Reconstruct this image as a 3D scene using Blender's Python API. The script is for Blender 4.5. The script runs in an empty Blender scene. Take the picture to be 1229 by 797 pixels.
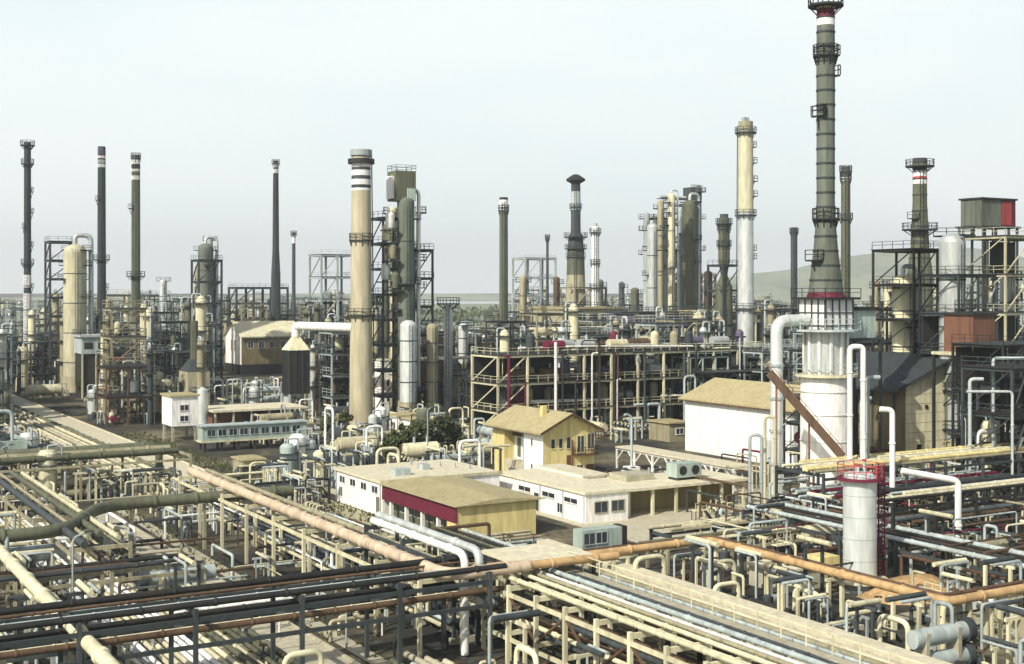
import bpy, math, random
from mathutils import Vector
random.seed(11)
R = math.radians
HAZE = .00021
F, H, HZ, CX = 1550.0, 25.0, 350.0, 614.5
TH = math.atan(914.5 / F); S_, C_ = math.sin(TH), math.cos(TH)
col = bpy.context.scene.collection

# ------------------------------------------------------------------ coordinates
def W(b, a, z=0.0):                      # plant grid (b across, a along) -> world
    return Vector((b * C_ - a * S_, b * S_ + a * C_, z))
def G(px, py, z=0.0):                    # where a sight line meets height z, on the plant grid
    Y = (H - z) * F / (py - HZ); X = (px - CX) / F * Y
    return X * C_ + Y * S_, -X * S_ + Y * C_
def Yb(py): return H * F / (py - HZ)
def at(px, Y): X = (px - CX) / F * Y; return X * C_ + Y * S_, -X * S_ + Y * C_
def Zt(Y, py): return H - (py - HZ) * Y / F
def Rw(Y, w): return w / 2 * Y / F

# ------------------------------------------------------------------ materials
def mat(name, c, rough=.65, metal=0.0, dirt=(.10, .07, .04), amt=.35, scale=.35, var=.18, streak=True):
    m = bpy.data.materials.new(name); m.use_nodes = True
    n, l = m.node_tree.nodes, m.node_tree.links
    bs = n['Principled BSDF']; bs.inputs['Roughness'].default_value = rough
    bs.inputs['Metallic'].default_value = metal
    try: bs.inputs['Specular IOR Level'].default_value = .3
    except Exception: pass
    g = n.new('ShaderNodeNewGeometry')
    mp = n.new('ShaderNodeMapping'); mp.inputs['Scale'].default_value = (1, 1, .22 if streak else 1)
    l.new(g.outputs['Position'], mp.inputs['Vector'])
    n1 = n.new('ShaderNodeTexNoise'); n1.inputs['Scale'].default_value = scale; n1.inputs['Detail'].default_value = 8; n1.inputs['Roughness'].default_value = .68
    n2 = n.new('ShaderNodeTexNoise'); n2.inputs['Scale'].default_value = scale * 5; n2.inputs['Detail'].default_value = 5
    l.new(mp.outputs[0], n1.inputs['Vector']); l.new(mp.outputs[0], n2.inputs['Vector'])
    r1 = n.new('ShaderNodeValToRGB'); r1.color_ramp.elements[0].position = .46; r1.color_ramp.elements[1].position = .68
    l.new(n1.outputs['Fac'], r1.inputs['Fac'])
    mu = n.new('ShaderNodeMath'); mu.operation = 'MULTIPLY'; mu.inputs[1].default_value = amt
    l.new(r1.outputs['Color'], mu.inputs[0])
    mx = n.new('ShaderNodeMix'); mx.data_type = 'RGBA'; mx.inputs['A'].default_value = (*c, 1); mx.inputs['B'].default_value = (*dirt, 1)
    l.new(mu.outputs[0], mx.inputs['Factor'])
    oi = n.new('ShaderNodeObjectInfo')
    mr = n.new('ShaderNodeMapRange'); mr.inputs['To Min'].default_value = 1 - var; mr.inputs['To Max'].default_value = 1 + var
    l.new(oi.outputs['Random'], mr.inputs['Value'])
    mr2 = n.new('ShaderNodeMapRange'); mr2.inputs['From Min'].default_value = .3; mr2.inputs['From Max'].default_value = .7
    mr2.inputs['To Min'].default_value = .82; mr2.inputs['To Max'].default_value = 1.14
    l.new(n2.outputs['Fac'], mr2.inputs['Value'])
    m3 = n.new('ShaderNodeMath'); m3.operation = 'MULTIPLY'; l.new(mr.outputs[0], m3.inputs[0]); l.new(mr2.outputs[0], m3.inputs[1])
    if streak:
        mp2 = n.new('ShaderNodeMapping'); mp2.inputs['Scale'].default_value = (1, 1, .045); l.new(g.outputs['Position'], mp2.inputs['Vector'])
        n4 = n.new('ShaderNodeTexNoise'); n4.inputs['Scale'].default_value = 1.7; n4.inputs['Detail'].default_value = 6; n4.inputs['Roughness'].default_value = .75; l.new(mp2.outputs[0], n4.inputs['Vector'])
        r4 = n.new('ShaderNodeMapRange'); r4.inputs['From Min'].default_value = .5; r4.inputs['From Max'].default_value = .72; r4.inputs['To Min'].default_value = 1; r4.inputs['To Max'].default_value = 1 - min(.6, amt*1.3)
        l.new(n4.outputs['Fac'], r4.inputs['Value']); m5 = n.new('ShaderNodeMath'); m5.operation = 'MULTIPLY'; l.new(m3.outputs[0], m5.inputs[0]); l.new(r4.outputs[0], m5.inputs[1]); m3 = m5
    vm = n.new('ShaderNodeVectorMath'); vm.operation = 'SCALE'; l.new(mx.outputs['Result'], vm.inputs[0]); l.new(m3.outputs[0], vm.inputs['Scale'])
    l.new(vm.outputs[0], bs.inputs['Base Color'])
    bp = n.new('ShaderNodeBump'); bp.inputs['Strength'].default_value = .25; bp.inputs['Distance'].default_value = .04
    l.new(n2.outputs['Fac'], bp.inputs['Height']); l.new(bp.outputs[0], bs.inputs['Normal'])
    return m
M = dict(
    white=mat('white_paint', (.80, .80, .76), amt=.22, var=.08, dirt=(.45, .42, .30)),
    wall=mat('white_render', (.85, .84, .79), amt=.16, var=.03, dirt=(.5, .46, .36), scale=.5),
    silver=mat('aluminium_cladding', (.62, .66, .63), rough=.42, metal=.35, amt=.2, dirt=(.25, .25, .2)),
    cream=mat('cream_insulation', (.62, .59, .40), amt=.3, dirt=(.26, .22, .11)),
    pale=mat('pale_blue_steel', (.40, .46, .45), amt=.35, dirt=(.14, .14, .11)),
    tan=mat('tan_paint', (.36, .335, .22), amt=.4, dirt=(.16, .12, .06)),
    concrete=mat('weathered_concrete', (.42, .395, .29), amt=.35, dirt=(.24, .21, .13), streak=False),
    chim=mat('chimney_concrete', (.44, .40, .27), amt=.3, dirt=(.20, .15, .09), scale=.2),
    olive=mat('olive_steel', (.125, .135, .085), amt=.4, dirt=(.06, .05, .03)),
    stackg=mat('grey_green_steel', (.13, .15, .12), amt=.45, dirt=(.05, .05, .035), scale=.25),
    slate=mat('slate_steel', (.05, .062, .066), amt=.4, dirt=(.03, .03, .02)),
    dark=mat('dark_steel', (.022, .024, .024), amt=.4, dirt=(.07, .05, .03)),
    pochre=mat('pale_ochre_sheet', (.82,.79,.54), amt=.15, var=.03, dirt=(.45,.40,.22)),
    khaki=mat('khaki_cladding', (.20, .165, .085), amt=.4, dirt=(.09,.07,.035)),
    brown=mat('rusty_brown', (.11, .068, .04), amt=.5, dirt=(.05, .03, .02)),
    rust=mat('rust_primer', (.20, .095, .06), amt=.5, dirt=(.10, .05, .03)),
    maroon=mat('maroon_paint', (.13, .014, .035), amt=.3, dirt=(.08, .02, .03)),
    red=mat('faded_red', (.42, .07, .07), amt=.3),
    purple=mat('violet_grey', (.12, .10, .16), amt=.4, dirt=(.05, .04, .05)),
    orange=mat('orange_ochre', (.56, .38, .18), amt=.45, dirt=(.24, .14, .06)),
    pink=mat('pinkish_cladding', (.62, .50, .36), amt=.4, dirt=(.34, .25, .14)),
    ochre=mat('ochre_render', (.66, .56, .25), amt=.22, var=.03, dirt=(.4, .3, .12)),
    roof=mat('tan_roof', (.40, .35, .19), amt=.35, dirt=(.26, .21, .10), streak=False, var=.06),
    roofp=mat('pale_roof', (.62, .58, .42), amt=.35, dirt=(.45, .40, .26), streak=False, var=.06),
    green=mat('pale_green_panel', (.42, .52, .46), amt=.25),
    glass=mat('window_glass', (.03, .04, .05), rough=.15, amt=.1, var=.4),
    leaf=mat('foliage', (.075, .09, .03), amt=.6, dirt=(.03, .045, .015), scale=1.2, streak=False, var=.3),
    bark=mat('bark', (.10, .07, .05)),
)

# ------------------------------------------------------------------ mesh builder
class MB:
    def __init__(s): s.v = []; s.f = []; s.s = []
    def add(s, vs, fs, smooth=False):
        o = len(s.v); s.v += [tuple(v) for v in vs]
        for f in fs: s.f.append([i + o for i in f]); s.s.append(smooth)
        return s
    def box(s, x0, x1, y0, y1, z0, z1):
        return s.add([(x0,y0,z0),(x1,y0,z0),(x1,y1,z0),(x0,y1,z0),(x0,y0,z1),(x1,y0,z1),(x1,y1,z1),(x0,y1,z1)],
                     [(0,3,2,1),(4,5,6,7),(0,1,5,4),(1,2,6,5),(2,3,7,6),(3,0,4,7)])
    def beam(s, p, q, w=.2, h=None):
        p, q = Vector(p), Vector(q); h = h or w; d = (q - p)
        if d.length < 1e-6: return s
        d.normalize(); up = Vector((0,0,1)) if abs(d.z) < .95 else Vector((0,1,0))
        x = d.cross(up).normalized() * w / 2; y = x.cross(d).normalized() * h / 2
        vs = [p-x-y, p+x-y, p+x+y, p-x+y, q-x-y, q+x-y, q+x+y, q-x+y]
        return s.add(vs, [(0,1,2,3),(7,6,5,4),(0,4,5,1),(1,5,6,2),(2,6,7,3),(3,7,4,0)])
    def lathe(s, prof, n=14, cx=0, cy=0, a0=0, a1=None, smooth=True):
        full = a1 is None; a1 = a0 + 2*math.pi if full else a1
        k = n if full else n + 1
        for i in range(len(prof) - 1):
            (r0, z0), (r1, z1) = prof[i], prof[i+1]
            vs = []
            for j in range(k):
                t = a0 + (a1-a0) * j / n; cc, ss = math.cos(t), math.sin(t)
                vs += [(cx+r0*cc, cy+r0*ss, z0), (cx+r1*cc, cy+r1*ss, z1)]
            fs = []
            for j in range(n):
                p = 2*j; q = 2*((j+1) % k) if full else 2*(j+1)
                if r0 < 1e-4: fs.append((p, q+1, p+1))
                elif r1 < 1e-4: fs.append((p, q, p+1))
                else: fs.append((p, q, q+1, p+1))
            s.add(vs, fs, smooth)
        return s
    def cyl(s, cx, cy, z0, z1, r, n=12, r1=None):
        r1 = r if r1 is None else r1
        return s.lathe([(0,z0),(r,z0),(r1,z1),(0,z1)], n, cx, cy)
    def ring(s, cx, cy, z0, z1, r0, r1, n=14, a0=0, a1=None):
        return s.lathe([(r0,z0),(r1,z0),(r1,z1),(r0,z1),(r0,z0)], n, cx, cy, a0, a1, smooth=False)
    def tube(s, path, r, n=8, bend=0, collar=0):
        P = [Vector(p) for p in path]
        if bend and len(P) > 2:
            Q = [P[0]]
            for i in range(1, len(P)-1):
                d0 = (P[i-1]-P[i]); d1 = (P[i+1]-P[i]); b = min(bend, d0.length*.45, d1.length*.45)
                p0 = P[i] + d0.normalized()*b; p1 = P[i] + d1.normalized()*b
                for t in (0, .25, .5, .75, 1): Q.append(p0*(1-t)**2 + P[i]*2*t*(1-t) + p1*t*t)
            Q.append(P[-1]); P = Q
        RR = [r]*len(P)
        if collar:
            Q, RR = [P[0]], [r]
            for i in range(1, len(P)):
                a, b = P[i-1], P[i]; L = (b-a).length
                if L > collar*1.3:
                    k = int(L/collar); dd = (b-a)/L
                    for j in range(k):
                        c = a + dd*(L*(j+.5)/k); w = .05 + r*.12
                        for off, f in ((-w-.05, 1), (-w, 1), (-w+.003, 1.25), (-w+.02, 1.25), (w-.02, 1.25), (w-.003, 1.25), (w, 1), (w+.05, 1)): Q.append(c+dd*off); RR.append(r*f)
                Q.append(b); RR.append(r)
            P = Q
        d = (P[1]-P[0]).normalized(); u = d.orthogonal().normalized()
        vs = []; r_in = r
        for i, p in enumerate(P):
            r = RR[i]
            d = ((P[min(i+1,len(P)-1)] - P[max(i-1,0)])).normalized()
            u = (u - d*u.dot(d)).normalized(); w = d.cross(u)
            for j in range(n):
                t = 2*math.pi*j/n; vs.append(p + u*r*math.cos(t) + w*r*math.sin(t))
        fs = [(i*n+j, i*n+(j+1)%n, (i+1)*n+(j+1)%n, (i+1)*n+j) for i in range(len(P)-1) for j in range(n)]
        s.add(vs, fs, True)
        s.add(vs[:n], [tuple(range(n))[::-1]]); s.add(vs[-n:], [tuple(range(n))])
        return s
    def rail(s, pts, h=1.1, t=.07, step=2.0):
        for p, q in zip(pts[:-1], pts[1:]):
            p, q = Vector(p), Vector(q); L = (q-p).length; k = max(1, int(L/step))
            for z in (h, h*.55): s.beam(p+Vector((0,0,z)), q+Vector((0,0,z)), t)
            for i in range(k+1):
                c = p.lerp(q, i/k); s.beam(c, c+Vector((0,0,h)), t)
        return s
    def build(s, name, m, parent=None, loc=None, rot=None):
        me = bpy.data.meshes.new(name); me.from_pydata(s.v, [], s.f)
        me.polygons.foreach_set('use_smooth', s.s); me.materials.append(M[m] if isinstance(m, str) else m); me.update()
        o = bpy.data.objects.new(name, me); col.objects.link(o)
        if parent: o.parent = parent
        if loc is not None: o.location = loc
        if rot is not None: o.rotation_euler = (0, 0, rot)
        return o

# ------------------------------------------------------------------ things, labels
REG = {}        # root -> (look, auto?)
LAND = []       # landmarks used to say where a thing stands
def reg(o, look, cat, group=None, auto=False):
    o['label'] = look; o['category'] = cat
    if group: o['group'] = group
    if auto: REG[o] = look
    return o
def thing(name, look, cat, b, a, z=0, rz=0, group=None, auto=False):
    o = bpy.data.objects.new(name, None); o.empty_display_size = .5; col.objects.link(o)
    o.location = W(b, a, z); o.rotation_euler = (0, 0, TH + rz)
    return reg(o, look, cat, group, auto)
def struct(mb, name, m, loc=(0,0,0), rot=TH):
    o = mb.build(name, m, None, loc, rot); o['kind'] = 'structure'; return o
KIDS = {}
def kids(o):
    if o not in KIDS: KIDS[o] = list(o.children)
    return KIDS[o]
def dup(root, b, a, z=0, rz=0, sc=None, look=None, mats=None):
    r = root.copy(); col.objects.link(r); r.location = W(b, a, z); r.rotation_euler = (0, 0, TH + rz)
    if sc: r.scale = sc
    for ch in kids(root):
        c = ch.copy(); col.objects.link(c); c.parent = r
        for g in kids(ch):
            d = g.copy(); col.objects.link(d); d.parent = c
    if root in REG: REG[r] = look or REG[root]
    if look: r['label'] = look
    return r
EXC = []
def exclude(b0, b1, a0, a1): EXC.append((min(b0,b1), max(b0,b1), min(a0,a1), max(a0,a1)))
def landmark(txt, b, a): LAND.append((txt, b, a))

# ================================================================== SETTING
g = MB()
g.add([(-9000,-3000,0),(9000,-3000,0),(9000,16000,0),(-9000,16000,0)], [(0,1,2,3)])
gm = bpy.data.materials.new('plant_ground'); gm.use_nodes = True
n, l = gm.node_tree.nodes, gm.node_tree.links; bs = n['Principled BSDF']; bs.inputs['Roughness'].default_value = .95
ge = n.new('ShaderNodeNewGeometry')
na = n.new('ShaderNodeTexNoise'); na.inputs['Scale'].default_value = .06; na.inputs['Detail'].default_value = 9; na.inputs['Roughness'].default_value = .7
nb = n.new('ShaderNodeTexNoise'); nb.inputs['Scale'].default_value = 1.3; nb.inputs['Detail'].default_value = 8
l.new(ge.outputs['Position'], na.inputs['Vector']); l.new(ge.outputs['Position'], nb.inputs['Vector'])
ra = n.new('ShaderNodeValToRGB'); e = ra.color_ramp.elements; e[0].position = .42; e[0].color = (.016,.016,.013,1); e[1].position = .70; e[1].color = (.24,.21,.12,1)
e2 = ra.color_ramp.elements.new(.5); e2.color = (.05,.045,.028,1)
l.new(na.outputs['Fac'], ra.inputs['Fac'])
mm = n.new('ShaderNodeMapRange'); mm.inputs['From Min'].default_value = .3; mm.inputs['From Max'].default_value = .7; mm.inputs['To Min'].default_value = .55; mm.inputs['To Max'].default_value = 1.35
l.new(nb.outputs['Fac'], mm.inputs['Value'])
vm = n.new('ShaderNodeVectorMath'); vm.operation = 'SCALE'; l.new(ra.outputs['Color'], vm.inputs[0]); l.new(mm.outputs[0], vm.inputs['Scale'])
l.new(vm.outputs[0], bs.inputs['Base Color'])
struct(g, 'ground', gm, rot=0)

def strip(name, b0, b1, a0, a1, z=.006, m='concrete', kerb=True):
    mb = MB(); L = a1 - a0; k = max(2, int(L/7))
    for i in range(k):
        u = a0 + L*i/k; mb.box(b0, b1, u+.03, u+L/k-.03, -.1, z)
    if kerb:
        mb.box(b0-.25, b0-.01, a0, a1, -.1, z+.14); mb.box(b1+.01, b1+.25, a0, a1, -.1, z+.14)
    return struct(mb, name, m)
strip('road', 49.6, 54.6, 158, 420, m='roofp')
strip('road', 31.6, 34.9, 40, 152, m='concrete')
strip('path', 35.9, 37.2, 60, 150, z=.01, m='concrete', kerb=False)
mb = MB(); mb.box(76, 104, 40, 71, -.1, .03); struct(mb, 'pavement', 'tan')
mb = MB(); mb.box(76, 112, 104, 147, -.1, .02); struct(mb, 'pavement', 'concrete')
mb = MB(); mb.box(55.2, 60, 100, 146, -.1, .022); struct(mb, 'pavement', 'tan')

def hills(x0, x1, y, hmax, name, m, seed, sharp=1.0):
    rnd = random.Random(seed); ph = [rnd.uniform(0, 6.28) for _ in range(8)]
    nx, ny = 90, 10; vs = []
    for j in range(ny+1):
        for i in range(nx+1):
            t = i/nx; x = x0 + (x1-x0)*t; e = math.sin(math.pi*t)**.8
            hgt = sum(math.sin(t*(3+k*4.3)+ph[k])/(1+k*.9) for k in range(8))*.16 + .72
            c = math.sin(math.pi*min(1, j/ny))
            vs.append((x, y + j*110 + 60*math.sin(i*.4+j), hmax*hgt*e*c - 2))
    fs = [(j*(nx+1)+i, j*(nx+1)+i+1, (j+1)*(nx+1)+i+1, (j+1)*(nx+1)+i) for j in range(ny) for i in range(nx)]
    return struct(MB().add(vs, fs, True), name, m, rot=0)
M['hill'] = mat('hazed_hill_scrub', (.30, .35, .25), amt=.7, dirt=(.13, .17, .10), scale=.02, streak=False, rough=1)  # scrub greens lightened so the colour carries part of the distance haze
hills(430, 2100, 2900, 175, 'hills', 'hill', 4)
hills(-1700, 500, 3600, 34, 'hills', 'hill', 9)
M['field'] = mat('hazy_field', (.20, .24, .14), amt=.6, dirt=(.09, .11, .06), scale=.03, streak=False, rough=1)
mb = MB().add([(-2500,560,.15),(2500,560,.15),(2500,3000,.15),(-2500,3000,.15)], [(0,1,2,3)]); struct(mb, 'field', 'field', rot=0)
mb = MB().add([(-700,2600,.3),(150,2600,.3),(150,3400,.3),(-700,3400,.3)], [(0,1,2,3)])
M['water'] = mat('pale_water', (.45, .52, .5), rough=.3, amt=.1); struct(mb, 'water', 'water', rot=0)

# ================================================================== TALL STACKS
def stack(px, top, base, wt, wb, m, look, bands=(), plats=(), prof=None, cap=None, ladder=True, ring_m='slate', side=0, name='chimney', cat='chimney', n=20, seams=0, zb=0, Y=None):
    Y = Y or Yb(base); b, a = at(px, Y); z0, z1 = zb, Zt(Y, top); r0, r1 = Rw(Y, wb), Rw(Y, wt)
    t = thing(name, look, cat, b, a, z0); h = z1 - z0
    if prof: pr = [(Rw(Y, w), Zt(Y, y) - z0) for y, w in prof]
    else: pr = [(r0, 0), (r1, h)]
    def rad(z):
        for (ra_, za), (rb_, zb_) in zip(pr[:-1], pr[1:]):
            if za <= z <= zb_: return ra_ + (rb_-ra_)*(z-za)/max(1e-6, zb_-za)
        return pr[-1][0]
    s = MB(); s.lathe(pr, n); s.lathe([(pr[-1][0], h), (pr[-1][0]*.82, h), (pr[-1][0]*.82, h-2), (0, h-2)], n)
    s.build('shaft', m, t)
    if seams:
        s = MB()
        for i in range(1, seams):
            z = h*i/seams; r = rad(z); s.ring(0, 0, z-.12, z+.12, r*.98, r+.07, n)
        s.build('seam_ring', 'slate', t)['kind'] = 'stuff'
    for (y0, y1, bm) in bands:
        za, zb_ = Zt(Y, y1)-z0, Zt(Y, y0)-z0
        MB().lathe([(rad(za)+.03, za), (rad(zb_)+.03, zb_)], n).build('painted_band', bm, t)
    for p in plats:
        y, w, sd = p if len(p) == 3 else (p[0], p[1], None)
        z = Zt(Y, y)-z0; ro = Rw(Y, w); q = MB()
        if sd is None:
            q.ring(0, 0, z-.25, z, rad(z)*.98, ro, n)
            for zz in (.6, 1.2): q.ring(0, 0, z+zz-.05, z+zz+.05, ro-.12, ro, n)
            for i in range(10):
                an = i*math.pi/5; q.beam((ro*math.cos(an)*.97, ro*math.sin(an)*.97, z), (ro*math.cos(an)*.97, ro*math.sin(an)*.97, z+1.2), .1)
                q.beam((rad(z)*math.cos(an), rad(z)*math.sin(an), z-1.3), (ro*.95*math.cos(an), ro*.95*math.sin(an), z-.2), .12)
        else:
            x0 = sd*rad(z)*.9; x1 = sd*ro
            q.box(min(x0,x1), max(x0,x1), -1.1, 1.1, z-.2, z)
            q.rail([(x1,-1.1,z),(x1,1.1,z)], 1.2, .1); q.rail([(x0,-1.1,z),(x1,-1.1,z)], 1.2, .1)
            q.beam((x1*.98, 0, z-.1), (sd*rad(z)*.98, 0, z-1.8), .15)
        q.build('platform', ring_m, t)
    if ladder:
        q = MB(); an = -2.2 if side == 0 else side; zz = 2.0
        cx, cy = math.cos(an), math.sin(an); tx, ty = -cy, cx
        pts = [(rad(z)+.25, z) for z in [2 + (h-3)*i/10 for i in range(11)]]
        for sg in (-.3, .3):
            for (ra_, za), (rb_, zb_) in zip(pts[:-1], pts[1:]):
                q.beam((cx*ra_+tx*sg, cy*ra_+ty*sg, za), (cx*rb_+tx*sg, cy*rb_+ty*sg, zb_), .09)
        while zz < h-1:
            r = rad(zz)+.25; q.beam((cx*r-tx*.3, cy*r-ty*.3, zz), (cx*r+tx*.3, cy*r+ty*.3, zz), .06); zz += 1.0
        q.build('ladder', ring_m, t)
    if cap:
        y0, y1, w, cm = cap; za, zb_ = Zt(Y, y1)-z0, Zt(Y, y0)-z0; r = Rw(Y, w)
        MB().lathe([(rad(za)*.95, za), (r, za+.3), (r, zb_), (r*.8, zb_), (r*.8, zb_-1)], n).build('cap', cm, t)
    exclude(b-r0-2, b+r0+2, a-r0-2, a+r0+2)
    return t, b, a, Y

stack(33, 171, 458, 8, 9, 'slate', 'tall thin dark stack with many side platforms, leftmost of all stacks',
      bands=[(330,345,'white'),(352,455,'white')], plats=[(174,17),(196,15),(230,12,1),(255,13,1),(273,11,-1),(295,12,1),(316,15),(345,13,1)], seams=10)
stack(122, 176, 455, 9, 11, 'slate', 'slate blue stack with pale striped top, second tall stack from left',
      bands=[(178,186,'purple'),(187,190,'white'),(192,196,'pale'),(197,201,'white'),(186,187,'dark')], plats=[(240,13,-1),(311,19),(345,15,1)])
stack(163, 186, 458, 10, 11, 'olive', 'olive stack with three white hoops at its top, third from left',
      bands=[(192,197,'white'),(198,202,'dark'),(203,206,'white'),(211,216,'white')], plats=[(250,16,-1),(331,22),(189,12)])
stack(331, 193, 440, 6, 12, 'slate', 'slender blue grey stack flaring wider toward its foot, white tip',
      bands=[(197,201,'white'),(203,208,'white')], plats=[(196,10)], prof=[(440,13),(330,11),(300,8),(208,6.5),(193,6.5)])
stack(352.5, 279, 430, 4, 5, 'slate', 'shortest thin dark stack with white tip, left of open frame tower', bands=[(282,292,'white')], plats=[(281,8)], ladder=False)
_, cb, ca, cY = stack(433.5, 181, 509, 22, 29, 'chim', 'thick tan concrete chimney with dark and white rings at its top',
      bands=[(196,201,'white'),(201,204.5,'slate'),(204.5,211,'white'),(211,215.5,'slate'),(215.5,222,'white'),(222,226,'slate'),(226,229,'white')],
      plats=[(288,29),(378,34)], cap=(180,189,26,'pale'), ring_m='dark', n=28, side=-.6)
q = MB(); zc = Zt(cY, 191); q.ring(0, 0, zc-.9, zc, 1.6, Rw(cY, 32), 24); q.build('gallery', 'dark', _)
landmark('the thick tan chimney', cb, ca); exclude(cb-6, cb+6, ca-8, ca+8)
stack(604.5, 237, 470, 10, 11, 'olive', 'plain dark olive stack with a boxed pale tip, standing alone at centre',
      bands=[(240,249,'white'),(251,254,'white'),(237,240,'dark')], plats=[(252,13)])
stack(657, 283, 440, 3, 4, 'slate', 'very thin dark pole stack left of the wide capped flare column', ladder=False, plats=[(286,6)])
t, fb, fa, fY = stack(691, 216, 445, 11, 24, 'slate', 'dark stepped flare column under a wide conical cap', prof=[(445,26),(375,25),(300,20),(282,17),(280,12),(216,11)],
      bands=[(230,248,'pale'),(250,252,'white'),(300,330,'olive'),(330,365,'tan')], plats=[(249,15),(284,29),(298,27),(308,24)], n=18)
MB().lathe([(1.2, Zt(fY,221)), (Rw(fY,23), Zt(fY,217)), (Rw(fY,23), Zt(fY,215)), (1.1, Zt(fY,210)), (0, Zt(fY,209))], 18).build('cap', 'dark', t)
landmark('the wide capped flare column', fb, fa)
stack(714.5, 272, 450, 9, 10, 'white', 'slim white column just right of the wide capped flare column', plats=[(279,14),(316,12),(345,14)], cap=(268,273,5,'pale'))
_, b9, a9, Y9 = stack(895, 146, 478, 17, 21, 'silver', 'tall pale column with balconies stacked on its right side',
      plats=[(159,26),(258,26),(370,27),(176,24,1),(195,26,1),(217,28,1),(235,27,1),(300,24,1),(310,25,1)], bands=[(146,158,'tan'),(160,255,'cream')], n=22, side=2.6)
landmark('the tall pale column', b9, a9)
for dx in (-6, -1, 4): MB().cyl(Rw(Y9,1)*dx, 0, Zt(Y9,158), Zt(Y9,141), .5, 8).build('vent_pipe', 'pale', _)
stack(869, 262, 468, 13, 14, 'olive', 'dark olive column with two collars left of the tall pale column', plats=[(268,20),(274,17),(294,18)], cap=(257,262,10,'slate'),
      prof=[(468,22),(345,20),(330,8),(312,14),(262,13)])
stack(953, 273, 440, 8, 8, 'slate', 'plain thin dark pipe stack left of the huge banded chimney', plats=[(278,11)])
# huge chimney standing on the white heater drum
t, hb, ha, hY = stack(991, 4, 590, 21, 38, 'stackg', 'huge grey green banded steel chimney, tallest in the plant', Y=161, zb=24.6,
      prof=[(358,44),(350,41),(330,36),(300,29),(270,24),(240,21.5),(150,21.5),(60,22),(4,20)], seams=20,
      bands=[(11,21,'maroon'),(21,31,'white'),(4,11,'pink'),(351,357,'maroon'),(262,266,'dark')],
      plats=[(6,42),(66,30),(139,27,-1),(139,22,-1),(262,32),(66,26,1),(90,27,1),(312,46,-1)], n=26, side=.5, ring_m='dark')
landmark('the huge banded chimney', hb, ha)
stack(1015, 200, 478, 11, 12, 'olive', 'slim dark column close behind the huge banded chimney', plats=[(205,15),(214,14),(262,17)], bands=[(213,217,'white')])
t, qb, qa, qY = stack(1104, 196, 500, 16, 20, 'olive', 'stubby olive chimney with red and white rings and flat cap', bands=[(205,212,'white'),(212,216,'red'),(216,221,'white'),(199,205,'dark')],
      plats=[(199,34),(275,42),(262,28,-1)], cap=(190,197,17,'slate'), n=20, seams=16, prof=[(500,30),(330,30),(300,22),(275,20),(245,17),(190,16)])
landmark('the red ringed chimney', qb, qa)

# ================================================================== COLUMNS AND UNITS (mid and far)
def column(px, top, base, w, m, look, plats=(), pipe=None, skirt=True, Y=None, auto=False, name='process_column', zb=0, pm='slate', group=None):
    Y = Y or Yb(base); b, a = at(px, Y); z1 = Zt(Y, top)-zb; r = Rw(Y, w)
    t = thing(name, look, 'column', b, a, zb, auto=auto, group=group)
    n = 18 if w > 12 else 12
    pr = [(r, 0), (r, z1-r*.7)] + [(r*math.cos(k*math.pi/10), z1-r*.7+r*.7*math.sin(k*math.pi/10)) for k in range(1, 6)]
    MB().lathe(pr, n).build('shell', m, t)
    if skirt: MB().lathe([(r*1.2, 0), (r*1.06, min(4, z1*.2))], n).build('skirt', 'tan', t)
    s = MB()
    for i in range(1, 5): s.ring(0, 0, z1*i/5-.1, z1*i/5+.1, r*.98, r+.06, n)
    s.build('girth_ring', 'slate', t)
    for y in plats:
        z = Zt(Y, y)-zb; q = MB(); ang = random.uniform(-2.6, .2)
        q.ring(0, 0, z-.2, z, r*.98, r+1.3, n, ang, ang+3.6)
        for zz in (.6, 1.15): q.ring(0, 0, z+zz-.05, z+zz+.05, r+1.2, r+1.3, n, ang, ang+3.6)
        for i in range(6):
            an = ang+3.6*i/5; q.beam(((r+1.25)*math.cos(an), (r+1.25)*math.sin(an), z), ((r+1.25)*math.cos(an), (r+1.25)*math.sin(an), z+1.15), .09)
        q.build('platform', pm, t)
    q = MB()
    for sg in (-.3, .3): q.beam((-.3+sg, -r-.3, .5), (-.3+sg, -r-.3, z1*.95), .09)
    for i in range(int(z1)): q.beam((-.6, -r-.3, .5+i*.95), (0, -r-.3, .5+i*.95), .05)
    q.build('ladder', pm, t)
    if pipe:
        sd = pipe; k = r*.22
        MB().tube([(0,0,z1-.3), (0,0,z1+r*.8), (sd*(r+1.1),0,z1+r*.8), (sd*(r+1.1),0,z1*.15)], k, 8, r*.7).build('overhead_pipe', 'silver', t)
    exclude(b-r-2, b+r+2, a-r-2, a+r+2)
    return t, b, a

column(90, 293, 470, 27, 'cream', 'fat cream vessel column with overhead pipe at far left', plats=[300,318,335,355], pipe=1); landmark('the fat cream column', *at(90, Yb(470)))
column(196, 335, 440, 9, 'silver', 'short silver column between the striped stacks and stepped column', plats=[337])
column(247, 292, 455, 18, 'stackg', 'tapering grey green stepped column left of centre', plats=[300,318,340,365], pipe=1); landmark('the stepped grey column', *at(247, Yb(455)))
column(252, 284, 450, 7, 'pale', 'slim pale riser column attached above the stepped column', plats=[288,315])
column(238, 318, 452, 9, 'tan', 'short tan column beside the stepped column', plats=[330,350])
column(487, 236, 505, 21, 'stackg', 'bulky grey green column under a square box head', plats=[262,300,340,372], pipe=1); landmark('the square headed column', *at(488, Yb(505)))
t = thing('column_head', 'square tan box head on top of the bulky column', 'box head', *at(482, 251), Zt(251,243)+.2)
x = Rw(251,26); MB().box(-x,x,-2,2,0,5.8).build('casing','olive',t); MB().rail([(-x,-2,5.8),(x,-2,5.8),(x,2,5.8),(-x,2,5.8),(-x,-2,5.8)]).build('railing','slate',t)
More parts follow.
